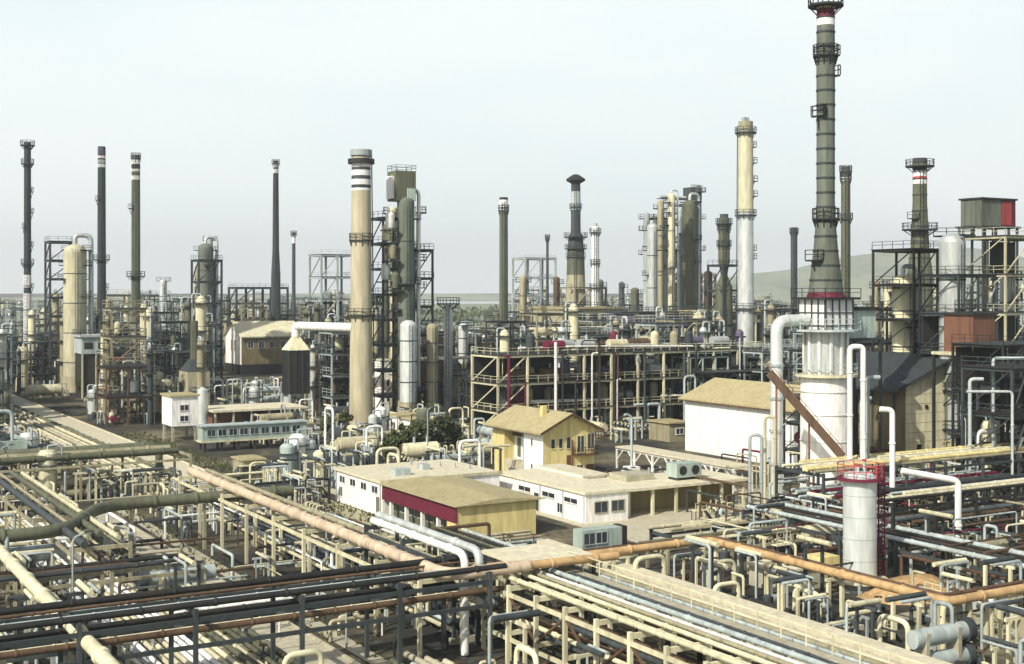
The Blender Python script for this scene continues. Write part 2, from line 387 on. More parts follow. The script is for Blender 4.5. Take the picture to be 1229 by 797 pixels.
MB().box(x*.1,x*.9,-2.3,-2.02,0,2.4).build('louvre','green',t); MB().box(-x-.6,-x-.05,-1.2,1.2,.4,4.8).build('side_panel','white',t)
column(472, 248, 500, 9, 'cream', 'slim cream column left of the square headed column', plats=[256,284,320])
column(500, 250, 495, 9, 'pale', 'slim pale column right of the square headed column', plats=[255,312,345])
column(463, 290, 498, 7, 'olive', 'thin olive column nearest the thick tan chimney on its right', plats=[298,330,360])
for i,(px,py) in enumerate([(468,268),(464,283),(470,305),(463,330),(474,340)]):
    Yq=248; b,a=at(px,Yq); z=Zt(Yq,py); v=thing('side_vessel','small vessel on the frame between chimney and square headed column','vessel',b,a,z,group='vessels beside the square headed column',auto=True)
    MB().lathe([(0,-1.2),(.8,-.9),(.9,0),(.9,1.6),(.5,2.2),(0,2.3)],12).build('shell',['white','cream','tan','silver','olive'][i],v)
    MB().box(-1.4,1.4,-1.4,1.4,-1.5,-1.25).build('deck','slate',v)
column(490, 384, 508, 20, 'silver', 'squat pale dome topped vessel at foot of the square headed column')
column(519, 388, 505, 14, 'tan', 'tan ribbed vessel right of the square headed column')
column(556, 388, 478, 12, 'silver', 'short silver column just right of the thin white column', plats=[390])
_, wb_, wa_, wY_ = stack(538, 366, 492, 11, 11, 'silver', 'thin white column carrying a wide dark platform', plats=[(364,28)], ring_m='slate'); landmark('the thin white column', wb_, wa_)
# central cluster
column(783, 268, 462, 13, 'silver', 'silver column with skirted platforms, left of central cluster', plats=[276,300,330]); landmark('the central column cluster', *at(805, Yb(462)))
column(776, 255, 460, 8, 'pale', 'slim pale column at left edge of the central cluster', plats=[262,276,305])
column(793, 240, 455, 8, 'tan', 'slim tan column inside the central cluster', plats=[250,262,285])
column(806, 232, 458, 9, 'cream', 'cream column in the middle of the central cluster', plats=[243,255,270,300], pipe=1)
column(828, 240, 455, 18, 'olive', 'olive bellied column at right of the central cluster', plats=[242,287,313], pipe=1)
column(838, 224, 452, 8, 'slate', 'dark slim column at the right rim of central cluster', plats=[230,262,300])
column(800, 262, 452, 6, 'slate', 'thin slate column between cream and tan columns of central cluster', plats=[270,290,318])
column(816, 250, 452, 7, 'pale', 'thin pale column left of the olive bellied column', plats=[256,280,310,335])
column(850, 325, 450, 10, 'brown', 'short brown column right of the central cluster', plats=[333,350])
column(762, 345, 452, 10, 'olive', 'short olive column left of the central cluster', plats=[352])
column(746, 338, 440, 7, 'pale', 'short faint pale column beside the slim white column', plats=[345])
column(628, 330, 455, 9, 'tan', 'short tan column at left of the pale crowded frame', plats=[338,352])
column(668, 332, 450, 8, 'brown', 'short brown column between pale frame and flare column', plats=[340,356])
column(720, 335, 445, 8, 'olive', 'short olive column right of the flare column foot', plats=[343])
t = thing('column_head', 'dark square hood topping the olive bellied column', 'box head', *at(831, 585), Zt(585,240)); MB().box(-3,3,-3,3,0,5.5).build('casing','slate',t); MB().rail([(-3,-3,5.5),(3,-3,5.5),(3,3,5.5)],t=.15).build('railing','dark',t)
t = thing('pipe_bridge', 'high level pipe bridge joining tops of the central cluster', 'pipe bridge', *at(792, 560), Zt(560,236)); MB().tube([(0,0,0),(14,0,0)],.7).build('pipe','pale',t); MB().box(-1,15,-1,1,-1,-.7).build('deck','slate',t)
# right cluster
column(1084, 330, 545, 26, 'cream', 'cream vessel with rounded shoulders below the red ringed chimney', plats=[345,378,392], pipe=1)
column(1143, 280, 560, 31, 'silver', 'broad bright silver vessel column at right', plats=[282,370], pipe=None); landmark('the broad silver column', *at(1143, Yb(560)))
column(1066, 340, 520, 10, 'cream', 'short cream column between huge chimney and cream vessel', plats=[350,380])
column(1052, 336, 505, 8, 'tan', 'thin tan column right of the huge chimney foot', plats=[345,372])
column(1208, 318, 545, 16, 'silver', 'silver capped vessel at the right edge', plats=[335,360,400])
t = thing('furnace_box', 'brown and rust box furnace under the silver column', 'furnace', *at(1160, 178), 0)
z0, z1 = Zt(178,422), Zt(178,378); x=Rw(178,48)
MB().box(-x*.6,x,-2.5,2.5,z0,z1).build('casing','rust',t); MB().box(-x*.7,x*1.1,-2.8,2.8,z1+.01,z1+.35).build('roof','dark',t); MB().box(-x*1.3,x*1.2,-3,3,z0-.4,z0-.01).build('deck','cream',t)
for sx in (-x*1.2,x*1.1):
    for sy in (-2.8,2.8): MB().beam((sx,sy,0),(sx,sy,z0-.4),.35).build('leg','dark',t)
# elevated box house (grey-green and red)
t = thing('elevated_cabin', 'grey green cabin with red panel high on a steel frame', 'cabin', *at(1186, 205), 0)
z0, z1 = Zt(205,272), Zt(205,241); x = 4.0
MB().box(-x,.6,-2,2,z0,z1).build('casing','stackg',t); MB().box(.61,x,-2,2,z0,z1+.02).build('side_casing','maroon',t)
MB().box(.7,3.0,-2.06,-2.01,z0+.2,z1-.2).build('red_panel','red',t); MB().box(-x-.2,x+.2,-2.3,2.3,z1+.03,z1+.3).build('roof','dark',t)
MB().box(-x-.6,x+.6,-2.6,2.6,z0-.3,z0-.01).build('deck','slate',t)
for sx in (-x,-1,2,x):
    for sy in (-2.3,2.3): MB().beam((sx,sy,0),(sx,sy,z0-.3),.3).build('leg','slate',t)
q = MB()
for z in (6,11,16,21,26): q.beam((-x,-2.3,z),(x,-2.3,z),.2); q.beam((-x,2.3,z),(x,2.3,z),.2)
for i in range(4): q.beam((-x,-2.3,6+5*i),(-1,-2.3,11+5*i),.14); q.beam((2,-2.3,11+5*i),(x,-2.3,6+5*i),.14)
q.build('bracing','pale',t)

# ---------------------------------------------------------------- frames
FR = []
def frame(b, a, w, d, h, floors, m='pale', look='steel frame', deckm='slate', brace=True, auto=True, group='multi-storey steel equipment frames', nx=2, z=0, t_=.28, rail=True, back=0):
    t_=max(t_, .0014*math.hypot(b,a)) if not auto else t_
    tw = floors > 3; t = thing('deck_tower' if tw else 'steel_frame', look, 'deck tower' if tw else 'steel frame', b, a, z, auto=auto, group=group if auto else None)
    if not auto: FR.append((b, a, w, d, h, floors))
    xs = [-w/2 + w*i/nx for i in range(nx+1)]
    for x in xs:
        for y in (-d/2, d/2): MB().beam((x,y,0),(x,y,h),t_).build('post', m, t)
    for k in range(1, floors+1):
        z_ = h*k/floors; q = MB()
        for y in (-d/2, d/2): q.beam((-w/2,y,z_-.2),(w/2,y,z_-.2),t_*.8,t_*1.2)
        for x in xs: q.beam((x,-d/2,z_-.2),(x,d/2,z_-.2),t_*.8,t_*1.2)
        q.build('beam', m, t)
        q = MB(); q.box(-w/2-.3,w/2+.3,-d/2-.3,d/2+.3,z_,z_+.1); q.build('deck', deckm, t)
        if rail: MB().rail([(-w/2-.2,d/2,z_+.1),(-w/2-.2,-d/2-.2,z_+.1),(w/2+.2,-d/2-.2,z_+.1),(w/2+.2,d/2,z_+.1)]).build('railing', m, t)
    if back:
        for i in range(nx):
            for k in range(floors):
                if (i*7+k*5+int(b))%10 < back*10: MB().box(xs[i]+.2, xs[i+1]-.2, d/2-.35, d/2-.25, h*k/floors+.3, h*(k+1)/floors-.5).build('shade_backing', 'dark', t)  # added dark sheets standing in for the shade deep inside the frame
    if brace:
        q = MB()
        for k in range(floors):
            za, zb = h*k/floors, h*(k+1)/floors
            q.beam((xs[0],-d/2,za),(xs[1],-d/2,zb),t_*.5); q.beam((-w/2,-d/2,zb),(-w/2,d/2,za),t_*.5)
        q.build('bracing', m, t)
    return t
_ = frame(*at(72, 330), 6, 6, Zt(330,290), 8, 'slate', 'tall slate stair frame against the fat cream column', auto=False, nx=1)
_ = frame(*at(398, 340), 9, 8, Zt(340,306), 6, 'pale', 'open pale steel frame tower left of the thick tan chimney', auto=False, nx=2); landmark('the open frame tower', *at(398, 340))
_ = frame(*at(310, 440), 18, 8, Zt(440,345), 5, 'slate', 'wide slate steel frame with cluttered decks right of stepped column', auto=False, nx=3)
_ = frame(*at(466, 252), 5, 6, Zt(252,262), 8, 'slate', 'slate frame tower between chimney and square headed column', auto=False, nx=1)
_ = frame(*at(500, 256), 4, 6, Zt(256,300), 6, 'slate', 'slate frame on the right of the square headed column', auto=False, nx=1)
_ = frame(*at(808, 560), 18, 12, Zt(560,300), 6, 'slate', 'tall slate frame wrapping the central column cluster', auto=False, nx=4, back=.3)
_ = frame(*at(788, 545), 6, 7, Zt(545,262), 7, 'olive', 'narrow olive deck tower at left of the central cluster', auto=False, nx=1)
_ = frame(*at(822, 548), 6, 7, Zt(548,246), 8, 'slate', 'narrow slate deck tower beside the olive bellied column', auto=False, nx=1)
_ = frame(*at(870, 330), 6, 6, Zt(330,318), 5, 'slate', 'small slate deck tower left of the tall pale column', auto=False, nx=1)
_ = frame(*at(248, 335), 6, 6, Zt(335,312), 6, 'slate', 'small slate deck tower hugging the stepped column', auto=False, nx=1)
_ = frame(*at(840, 600), 10, 10, Zt(600,330), 4, 'tan', 'tan frame right of the central column cluster', auto=False, nx=2)
_ = frame(*at(641, 520), 14, 10, Zt(520,310), 5, 'pale', 'pale frame crowded with pipes left of the flare column', auto=False, nx=2); landmark('the pale crowded frame', *at(641, 520))
_ = frame(*at(700, 410), 12, 8, Zt(410,345), 4, 'tan', 'tan frame around the foot of the flare column', auto=False, nx=2)
_ = frame(*at(1100, 196), 10, 8, Zt(196,300), 6, 'dark', 'dark frame around the cream vessel under the red ringed chimney', auto=False, nx=2)
_ = frame(*at(1150, 186), 8, 7, Zt(186,330), 5, 'slate', 'slate frame behind the broad silver column', auto=False, nx=2, back=.5)
_ = frame(*at(1212, 190), 12, 8, Zt(190,285), 6, 'cream', 'cream painted frame at the right edge', auto=False, nx=2, back=.4)
_ = frame(*at(1216, 172), 14, 8, Zt(172,412), 3, 'dark', 'dark low frame full of pipes at the right edge', auto=False, nx=4, back=.9); landmark('the dark right edge frame', *at(1216, 172))
_ = frame(*at(1212, 152), 8, 7, Zt(152,440), 3, 'slate', 'slate posted frame in front of the dark right edge frame', auto=False, nx=3, deckm='dark')
_ = frame(*at(1040, 215), 18, 8, Zt(215,370), 4, 'slate', 'slate frame behind the huge chimney base', auto=False, nx=3, back=.4)

# ================================================================== HEATER DRUM under the huge chimney
t = thing('heater_drum', 'big white cylindrical heater carrying the huge chimney', 'heater', hb, ha)
zt1, zt2 = Zt(161,452), Zt(161,398)
MB().lathe([(0,0),(3.15,0),(3.1,zt1),(2.3,zt1+.5),(0,zt1+.6)], 36).build('drum', 'wall', t)
q = MB()
for z in (3.2,6.5,9.8,12.6): q.ring(0,0,z-.06,z+.06,3.08,3.2,36)
q.build('seam_ring','silver',t)
MB().ring(0,0,zt1+.05,zt1+.35,2.2,3.9,30).build('platform','cream',t)
MB().lathe([(2.55,zt1+.3),(2.55,zt2),(0,zt2)], 24).build('upper_drum','silver',t)
for i in range(12):
    an = i*math.pi/6; MB().beam((2.7*math.cos(an),2.7*math.sin(an),zt1+.3),(2.7*math.cos(an),2.7*math.sin(an),zt2),.3).build('rib','white',t)
MB().ring(0,0,zt2+.05,zt2+.3,.5,4.3,26).build('platform','pale',t)
q = MB()
for zz in (.7,1.3): q.ring(0,0,zt2+.3+zz,zt2+.38+zz,4.15,4.28,26)
for i in range(16): an=i*math.pi/8; q.beam((4.2*math.cos(an),4.2*math.sin(an),zt2+.3),(4.2*math.cos(an),4.2*math.sin(an),zt2+1.7),.08)
for zz in (.7,1.3): q.ring(0,0,zt1+.3+zz,zt1+.38+zz,3.75,3.88,26)
for i in range(16): an=i*math.pi/8; q.beam((3.8*math.cos(an),3.8*math.sin(an),zt1+.3),(3.8*math.cos(an),3.8*math.sin(an),zt1+1.7),.08)
q.build('railing','pale',t)
MB().box(-2.3,2.3,-2.3,2.3,zt2+.31,24.0).build('convection_box','white',t)
q = MB()
for i in range(5):
    x = -2.3+4.6*i/4; q.beam((x,-2.35,zt2+.3),(x,-2.35,24.0),.16); q.beam((-2.35,x,zt2+.3),(-2.35,x,24.0),.16)
for z in (20.8,22.4): q.beam((-2.3,-2.35,z),(2.3,-2.35,z),.14); q.beam((-2.35,-2.3,z),(-2.35,2.3,z),.14)
q.build('stiffener','slate',t)
MB().box(-3,3,-3,3,24.01,24.3).build('top_deck','dark',t); MB().lathe([(2.4,24.3),(2.3,24.6)],24).build('collar','maroon',t)
MB().rail([(-3,3,24.3),(-3,-3,24.3),(3,-3,24.3),(3,3,24.3)]).build('top_railing','dark',t)
landmark('the white heater drum', hb, ha); exclude(hb-6,hb+6,ha-6,ha+6)
t = thing('duct_box', 'grey boxed duct standing right beside the huge chimney foot', 'duct', *at(1022,168), 0)
za, zb = Zt(168,405), Zt(168,372)
MB().box(-2.3,2.3,-2,2,za,zb).build('casing','green',t); MB().box(-2.6,2.6,-2.4,2.4,zb+.01,zb+.4).build('lid','dark',t); MB().box(-3,3,-2.5,2.5,za-.3,za-.01).build('deck','slate',t)
for sx in (-2.8,2.8):
    for sy in (-2.3,2.3): MB().beam((sx,sy,0),(sx,sy,za-.3),.3).build('leg','slate',t)
t = thing('silver_elbow_duct', 'fat silver duct bending over into the heater from the left', 'duct', *at(932,158), 0)
zz = Zt(158,385); MB().tube([(0,0,0),(0,0,zz),(5,0,zz)], .75, 14, 1.6).build('pipe','silver',t)
q=MB()
for z in (4,8,12,16): q.ring(0,0,z-.15,z+.15,.7,.95,14)
q.build('flange','pale',t)
# sloping brown conveyor gallery
p0 = W(*at(923,152)); p1 = W(*at(1011,150)); t = thing('sloping_duct', 'rusty brown sloping duct crossing the white heater drum', 'duct', *at(923,152), 0)
d = p1-p0; L = d.length; t.rotation_euler = (0,0,math.atan2(d.y,d.x)); z0,z1 = Zt(152,447), Zt(150,548)
MB().beam((0,0,z0),(L,0,z1),.9,.9).build('casing','brown',t); MB().rail([(0,-.5,z0+.3),(L,-.5,z1+.3)],.9).build('railing','rust',t)
for u in (.1,.55,.98): MB().beam((L*u,.3,0),(L*u,.3,z0+(z1-z0)*u-.4),.25).build('leg','rust',t)

# yard cylinder
yb_, ya_ = G(1032,708); Yy = Yb(708)
t = thing('pressure_vessel', 'upright pale grey cylinder with red top platform in right foreground', 'vessel', yb_, ya_)
zt = Zt(Yy,572); r = 1.38
MB().lathe([(r,1.0),(r,zt),(r*.7,zt+.35),(0,zt+.45)], 36).build('shell','silver',t)
MB().lathe([(r*1.25,.0),(r*1.25,.25),(r*1.02,.3),(r*1.02,1.0)], 30).build('skirt','pale',t)
MB().ring(0,0,zt-.25,zt-.05,r*.99,r+.55,26).build('platform','maroon',t)
q = MB()
for z_ in (.55,1.05): q.ring(0,0,zt+z_,zt+z_+.06,r+.44,r+.52,26)
for i in range(12): an=i*math.pi/6; q.beam(((r+.48)*math.cos(an),(r+.48)*math.sin(an),zt),((r+.48)*math.cos(an),(r+.48)*math.sin(an),zt+1.1),.06)
q.build('railing','red',t)
for x,y,hh in ((-.4,-.2,1.0),(.5,0,1.3),(.1,.5,.9)):
    o = MB().cyl(x,y,zt+.2,zt+hh,.11,10).build('nozzle','pale',t); MB().cyl(x,y,zt+hh,zt+hh+.12,.2,10).build('flange','red',o)
MB().ring(0,0,.8,1.05,r,r+.9,20).build('lower_deck','cream',t)
q = MB()
for z in (2.6,4.4,6.2,8.0): q.ring(0,0,z-.03,z+.03,r*.99,r+.02,36)
q.build('seam_ring','pale',t)
q = MB()
for sx in (r+.45, r+1.15):
    for sy in (-.35,.35): q.beam((sx,sy,0),(sx,sy,zt+.9),.09)
for i in range(28): z=.3+i*.36; q.beam((r+.45,-.35,z),(r+1.15,-.35,z),.06); q.beam((r+1.15,-.35,z),(r+1.15,.35,z),.06)
for i in range(9): q.beam((r+.45,-.36,.5+i*1.1),(r+1.15,-.36,1.6+i*1.1),.05)
q.build('ladder_tower','maroon',t)
MB().tube([(-r+.2,-r,1.2),(-r-.5,-r-.4,1.2),(-r-.5,-r-.4,.1)],.12,8,.2).build('drain_pipe','pale',t)
landmark('the foreground grey cylinder', yb_, ya_); exclude(yb_-3,yb_+3,ya_-3,ya_+3)

# ================================================================== BUILDINGS
def window(t, face, u0, u1, z0, z1, off, m='glass', fm='white', name='window'):
    # face 'b': on a wall at local x=off looking to -x ; face 'a': on a wall at local y=off looking to -y
    q = MB(); f = MB(); d = .06; e = .10
    def bx(mb, ua, ub, za, zb, p0, p1):
        if face == 'b': mb.box(off-p1, off-p0, ua, ub, za, zb)
        else: mb.box(ua, ub, off-p1, off-p0, za, zb)
    bx(q, u0, u1, z0, z1, .01, .03)
    o = q.build(name, m, t)
    bx(f, u0-e, u0, z0-e, z1+e, .005, d); bx(f, u1, u1+e, z0-e, z1+e, .005, d); bx(f, u0, u1, z1, z1+e, .005, d); bx(f, u0, u1, z0-e, z0, .005, d+.05)
    if u1-u0 > .9: bx(f, (u0+u1)/2-.03, (u0+u1)/2+.03, z0, z1, .03, d)
    f.build('frame', fm, o)
    return o
# yellow house
b0, a0 = G(652, 582); b1, _a = G(711, 576); Wd = b1-b0; Dp = 10; EV = 7.0; RG = 8.9
t = thing('house', 'yellow two-storey gabled house with brown balcony pipes', 'house', b0, a0)
w = MB(); w.box(0,Wd,0,5,0,EV); w.add([(0,0,EV),(Wd,0,EV),(Wd/2,0,RG),(0,5,EV),(Wd,5,EV),(Wd/2,5,RG)], [(0,1,2),(5,4,3)]); w.build('wall','ochre',t)
MB().box(-.05,-.004,-.02,5.0,0,EV).build('side_wall','wall',t)
MB().box(1.6,Wd,5.01,Dp,0,EV-.3).build('rear_wing','wall',t)
MB().box(.0,Wd,Dp+.01,Dp+3.2,0,EV).build('end_wing','ochre',t)
for y in (5.5,6.9,8.3): MB().box(1.52,1.59,y,y+.8,2.6,5.2).build('arched_opening','olive',t)
MB().box(.1,1.59,5.05,Dp,0,2.3).build('terrace','concrete',t)
MB().box(1.3,1.59,5.05,Dp,EV-1.6,EV-.35).build('loggia_beam','brown',t)
MB().tube([(-.95,-.8,EV-.5),(-.95,Dp+4,EV-.5)],.09,8).build('gutter','khaki',t); MB().tube([(-.13,4.8,EV-.5),(-.13,4.8,.1)],.06,6).build('downpipe','pale',t)
L0=-.9; L1=Dp+4.0; r_=MB()
for x0,x1,z0,z1 in ((-.9,Wd/2,EV-.42,RG+.05),(Wd+.9,Wd/2,EV-.42,RG+.05)):
    r_.add([(x0,L0,z0),(x1,L0,z1),(x1,L1,z1),(x0,L1,z0),(x0,L0,z0+.22),(x1,L0,z1+.22),(x1,L1,z1+.22),(x0,L1,z0+.22)],[(0,1,2,3),(7,6,5,4),(0,4,5,1),(2,6,7,3),(0,3,7,4),(1,5,6,2)])
r_.build('roof','roof',t)
q = MB(); q.beam((-.95,L0-.06,EV-.35),(Wd/2,L0-.06,RG+.1),.12,.3); q.beam((Wd+.95,L0-.06,EV-.35),(Wd/2,L0-.06,RG+.1),.12,.3); q.build('bargeboard','brown',t)
for x,zw,hh,ww in ((1.2,4.6,1.2,.55),(2.4,4.6,1.2,.55),(3.6,4.5,1.4,.6),(5.3,3.9,2.1,1.0),(6.9,4.3,1.9,1.0),(1.2,1.0,1.3,.6),(2.4,1.0,1.3,.6),(5.2,.9,1.3,.9)):
    window(t,'a',x,x+ww,zw,zw+hh,0,fm='cream')
window(t,'b',2.5,2.9,4.8,5.7,-.05); window(t,'b',2.5,2.9,1.5,2.4,-.05)
MB().box(6.6,7.9,-.05,-.01,0,2.2).build('door','brown',t)
q = MB(); q.box(4.6,7.6,-1.1,-.01,3.5,3.66); q.rail([(4.6,-.05,3.66),(4.6,-1.05,3.66),(7.6,-1.05,3.66),(7.6,-.05,3.66)],.95,.06,.4); q.build('balcony','brown',t)
MB().tube([(4.35,-.12,5.6),(4.35,-.12,0)],.12).build('drainpipe','rust',t); MB().box(3.6,4.25,-.05,-.01,0,3.6).build('stain_panel','rust',t)
o=MB().box(Wd*.3,Wd*.3+.7,4,4.7,RG-1,RG+.9).build('chimney','ochre',t)
landmark('the yellow house', b0+Wd/2, a0+5); exclude(b0-2,b0+Wd+3,a0-3,a0+Dp+5)

# flat white building with maroon fascia
b0, a1_ = G(403,601); _b, am = G(458,621); t = thing('flat_roofed_building', 'low white flat-roofed building with maroon canopy fascia', 'building', b0, am)
La = a1_-am; hh = 3.7; Wb = 15
MB().box(0,Wb,0,La,0,hh).build('wall','wall',t)
MB().box(-.25,Wb+.3,-.15,La+.3,hh+.01,hh+.26).build('roof','roofp',t)
for i in range(4):
    y = La-1.3-i*(La/4.3); window(t,'b',y-1.5,y,hh-1.25,hh-.5,0)
window(t,'b',La-2.1,La-1.2,.8,1.9,0); MB().box(-.04,-.01,.4,1.6,0,2.1).build('door','olive',t)
for yy in (.4,La-.4): MB().tube([(-.12,yy,hh-.1),(-.12,yy,.05)],.06,6).build('downpipe','pale',t)
for k_ in range(5): MB().cyl(9+k_*1.1,La-2-k_*1.7,hh+.26,hh+.8,.14,8).build('roof_vent','pale',t)
MB().box(-.3,Wb+.35,-.2,-.151,hh+.05,hh+.4).build('roof_trim','cream',t)
q=MB(); q.box(3,5,3,4.6,hh+.27,hh+1.0); q.box(8,9,6,7.5,hh+.27,hh+.9); q.build('roof_unit','pale',t)
La2 = 17.5
MB().box(1.2,8.6,-La2+2.2,-.2,0,hh-1.1).build('inner_wall','olive',t)
MB().box(0,9.2,-La2,-La2+2.1,0,hh-.1).build('end_wall','ochre',t)
MB().box(-.12,-.02,-La2-.1,-.16,hh-1.65,hh-.02).build('fascia','maroon',t)
q=MB(); q.add([(-.5,-La2-.5,hh+.02),(5,-La2-.5,hh+.55),(10.2,-La2-.5,hh+.02),(-.5,-.16,hh+.02),(5,-.16,hh+.55),(10.2,-.16,hh+.02)],[(0,1,4,3),(1,2,5,4),(0,2,1),(3,4,5),(0,3,5,2)]); q.build('canopy_roof','roof',t)
for y in (-2.2,-6,-9.8,-13.4): MB().box(-.0,.35,y,y+.35,0,hh-1.3).build('pillar','white',t)
for i in range(6): window(t,'b',-La2+3+i*2.2,-La2+4.3+i*2.2,.9,2.1,1.2,m='glass',fm='green')
landmark('the maroon fascia building', b0+5, am-4); exclude(b0-3,b0+Wb+1,am-La2-3,a1_+2)

# terrace annexe in front of house
b0,a0 = G(703,629); La=19; t = thing('annexe', 'low white annexe with flat terrace before the yellow house', 'building', b0, a0)
MB().box(0,5.6,0,La,0,3.1).build('wall','wall',t); MB().box(-.2,5.8,-.2,La+.2,3.11,3.4).build('roof','roofp',t)
MB().box(5.7,9,9.3,La,0,3.5).build('rear_wall','wall',t); MB().box(5.7,9.2,9.1,La+.2,3.51,3.7).build('rear_roof','roofp',t)
for y in (1.6,6.2,11.4): window(t,'b',y,y+2.6,1.9,2.4,0)
window(t,'b',4.6,5.6,.5,1.5,0); MB().box(-.04,-.01,9.6,10.6,0,2.0).build('door','slate',t)
q=MB()
for y in (.2,4.4,9.2): q.box(-.12,-.01,y,y+.12,0,3.1)
q.build('pilaster','pale',t)
window(t,'a',1.2,2.8,1.1,2.2,0,fm='tan'); window(t,'a',3.4,5.0,1.1,2.2,0,fm='tan')
landmark('the white annexe', b0+3, a0+8); exclude(b0-2,b0+10,a0-2,a0+La+2)
b0+=5.9; a0+=1.0; t = thing('low_workshop', 'long low tan workshop with open front right of annexe', 'building', b0, a0)
MB().box(0,17,2,8,0,2.9).build('wall','tan',t); MB().box(0,17.4,-.6,8.2,2.91,3.2).build('roof','roofp',t)
for i in range(6): MB().box(.2+i*3.3,.5+i*3.3,-.3,0,0,2.9).build('pillar','cream',t)
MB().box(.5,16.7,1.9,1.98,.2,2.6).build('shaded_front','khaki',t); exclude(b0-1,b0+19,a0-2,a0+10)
MB().box(3,7,4,7.5,3.21,3.9).build('roof_box','concrete',t)
q=MB(); q.box(10,11.6,4,5.4,3.21,4.6); q.build('roof_unit','green',t)
# cooling / vent box on the terrace
b0,a0 = G(768,583); t=thing('vent_unit','pale green twin-fan cooler standing on the workshop roof','cooler',b0-5,a0-15.5,3.22)
MB().box(-1.8,1.8,-1,1,.3,1.9).build('casing','green',t)
for x in (-.9,.9):
    MB().lathe([(.0,0),(.55,0),(.62,-.12)],16).build('fan_ring','dark',t).location=(x,-1.02,1.1)
    t.children[-1].rotation_euler=(R(90),0,0)
for x in (-1.5,1.5): MB().box(x-.1,x+.1,-.9,.9,0,.3).build('foot','slate',t)
# light mast left of canopy
b0,a0=G(758,582); t=thing('lamp_mast','pale hooked lamp mast on a white block right of house','lamp mast',b0,a0)
MB().box(-.8,.8,-.8,.8,0,2.4).build('plinth','wall',t); MB().tube([(0,0,2.4),(0,0,8.8),(-.8,0,9.2),(-1.2,0,9.0)],.16,8,.3).build('pole','pale',t); MB().box(-1.6,-1.0,-.2,.2,8.75,8.95).build('lamp','slate',t)

# white canopy with trusses
b0,a0=G(880,592); _,a1=G(780,560); 
t=thing('canopy','long white trussed canopy in front of the white warehouse','canopy',b0,a0)
Lc=min(30,a1-a0); zc=2.6
MB().box(-.3,3.3,0,Lc,zc+.5,zc+.68).build('roof','roofp',t); MB().box(-.05,.05,0,Lc,zc+.2,zc+.45).build('edge_beam','white',t)
n_=6
for i in range(n_+1):
    y=Lc*i/n_; MB().beam((0,y,0),(0,y,zc+.4),.22).build('post','white',t); MB().beam((3,y,0),(3,y,zc+.4),.22).build('post','white',t)
    q=MB(); q.beam((0,y,zc-1.2),(0,min(Lc,y+1.5),zc+.2),.13); q.beam((0,y,zc-1.2),(0,max(0,y-1.5),zc+.2),.13); q.beam((0,y,zc+.35),(3,y,zc+.35),.16); q.build('brace','white',t)
landmark('the white canopy', b0, a0+Lc/2); exclude(b0-1,b0+5,a0-1,a0+Lc+1)

# white warehouse
b0=127; a0=137; a1=161.5
t=thing('warehouse','big white-walled warehouse with tan pitched roof','warehouse',b0,a0); D=a1-a0
MB().box(0,13,0,D,0,8.3).build('wall','wall',t)
MB().add([(0,0,8.3),(13,0,8.3),(6.5,0,10.9),(0,D,8.3),(13,D,8.3),(6.5,D,10.9)],[(0,1,2),(5,4,3)]).build('gable','tan',t)
q=MB()
for x0,x1 in ((-.7,6.5),(13.7,6.5)): q.add([(x0,-.7,8.05),(x1,-.7,10.95),(x1,D+.7,10.95),(x0,D+.7,8.05),(x0,-.7,8.3),(x1,-.7,11.2),(x1,D+.7,11.2),(x0,D+.7,8.3)],[(0,1,2,3),(7,6,5,4),(0,4,5,1),(2,6,7,3),(0,3,7,4)])
q.build('roof','roof',t); MB().box(-.72,-.6,-.7,D+.7,7.85,8.04).build('gutter','brown',t)
MB().box(-.05,-.01,3,6,0,3.5).build('door','silver',t); MB().tube([(-.2,.4,0),(-.2,.4,8)],.12).build('drainpipe','pale',t)
landmark('the white warehouse', b0+4, a0+10); exclude(b0-2,b0+15,a0-2,a1+2)

# tall ochre shed on right
b0,a0=G(1087,566); b1,_a=G(1143,561); Wd=b1-b0; Y_=Yb(566)
t=thing('tall_shed','tall ochre-gabled shed with dark sloping roof at right','shed',b0,a0); zl=Zt(Y_,463); zr=Zt(Yb(561),430); D=17
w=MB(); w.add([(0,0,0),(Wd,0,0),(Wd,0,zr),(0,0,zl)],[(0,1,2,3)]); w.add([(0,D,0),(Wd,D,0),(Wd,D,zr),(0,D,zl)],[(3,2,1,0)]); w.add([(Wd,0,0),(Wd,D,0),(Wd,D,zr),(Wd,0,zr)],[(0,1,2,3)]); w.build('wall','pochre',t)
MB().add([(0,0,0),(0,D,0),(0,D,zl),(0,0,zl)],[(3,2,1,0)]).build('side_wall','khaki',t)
MB().add([(-2.6,-.9,zl-.75),(Wd+.4,-.9,zr+.1),(Wd+.4,D+.6,zr+.1),(-2.6,D+.6,zl-.75),(-2.6,-.9,zl-.4),(Wd+.4,-.9,zr+.45),(Wd+.4,D+.6,zr+.45),(-2.6,D+.6,zl-.4)],[(0,1,2,3),(7,6,5,4),(0,4,5,1),(2,6,7,3),(0,3,7,4),(1,5,6,2)]).build('roof','slate',t)
MB().box(2.1,3.2,-.06,-.01,0,2.6).build('door','silver',t); MB().box(2.2,2.9,-.2,-.01,2.7,3.6).build('vent','dark',t); MB().box(3.8,4.3,-.15,-.01,8.6,9.1).build('lamp','dark',t)
q=MB()
for i in range(1,9): q.box(.02,Wd-.02,-.02,-.003,zl*i/9,zl*i/9+.05)
q.build('cladding_joint','tan',t)
q=MB()
for y in (2,6,10,14): q.box(-.15,-.01,y,y+.25,0,zl-.3)
q.build('pilaster','slate',t)
landmark('the tall ochre shed', b0+4, a0+6); exclude(b0-4,b0+Wd+1,a0-2,a0+D+2)

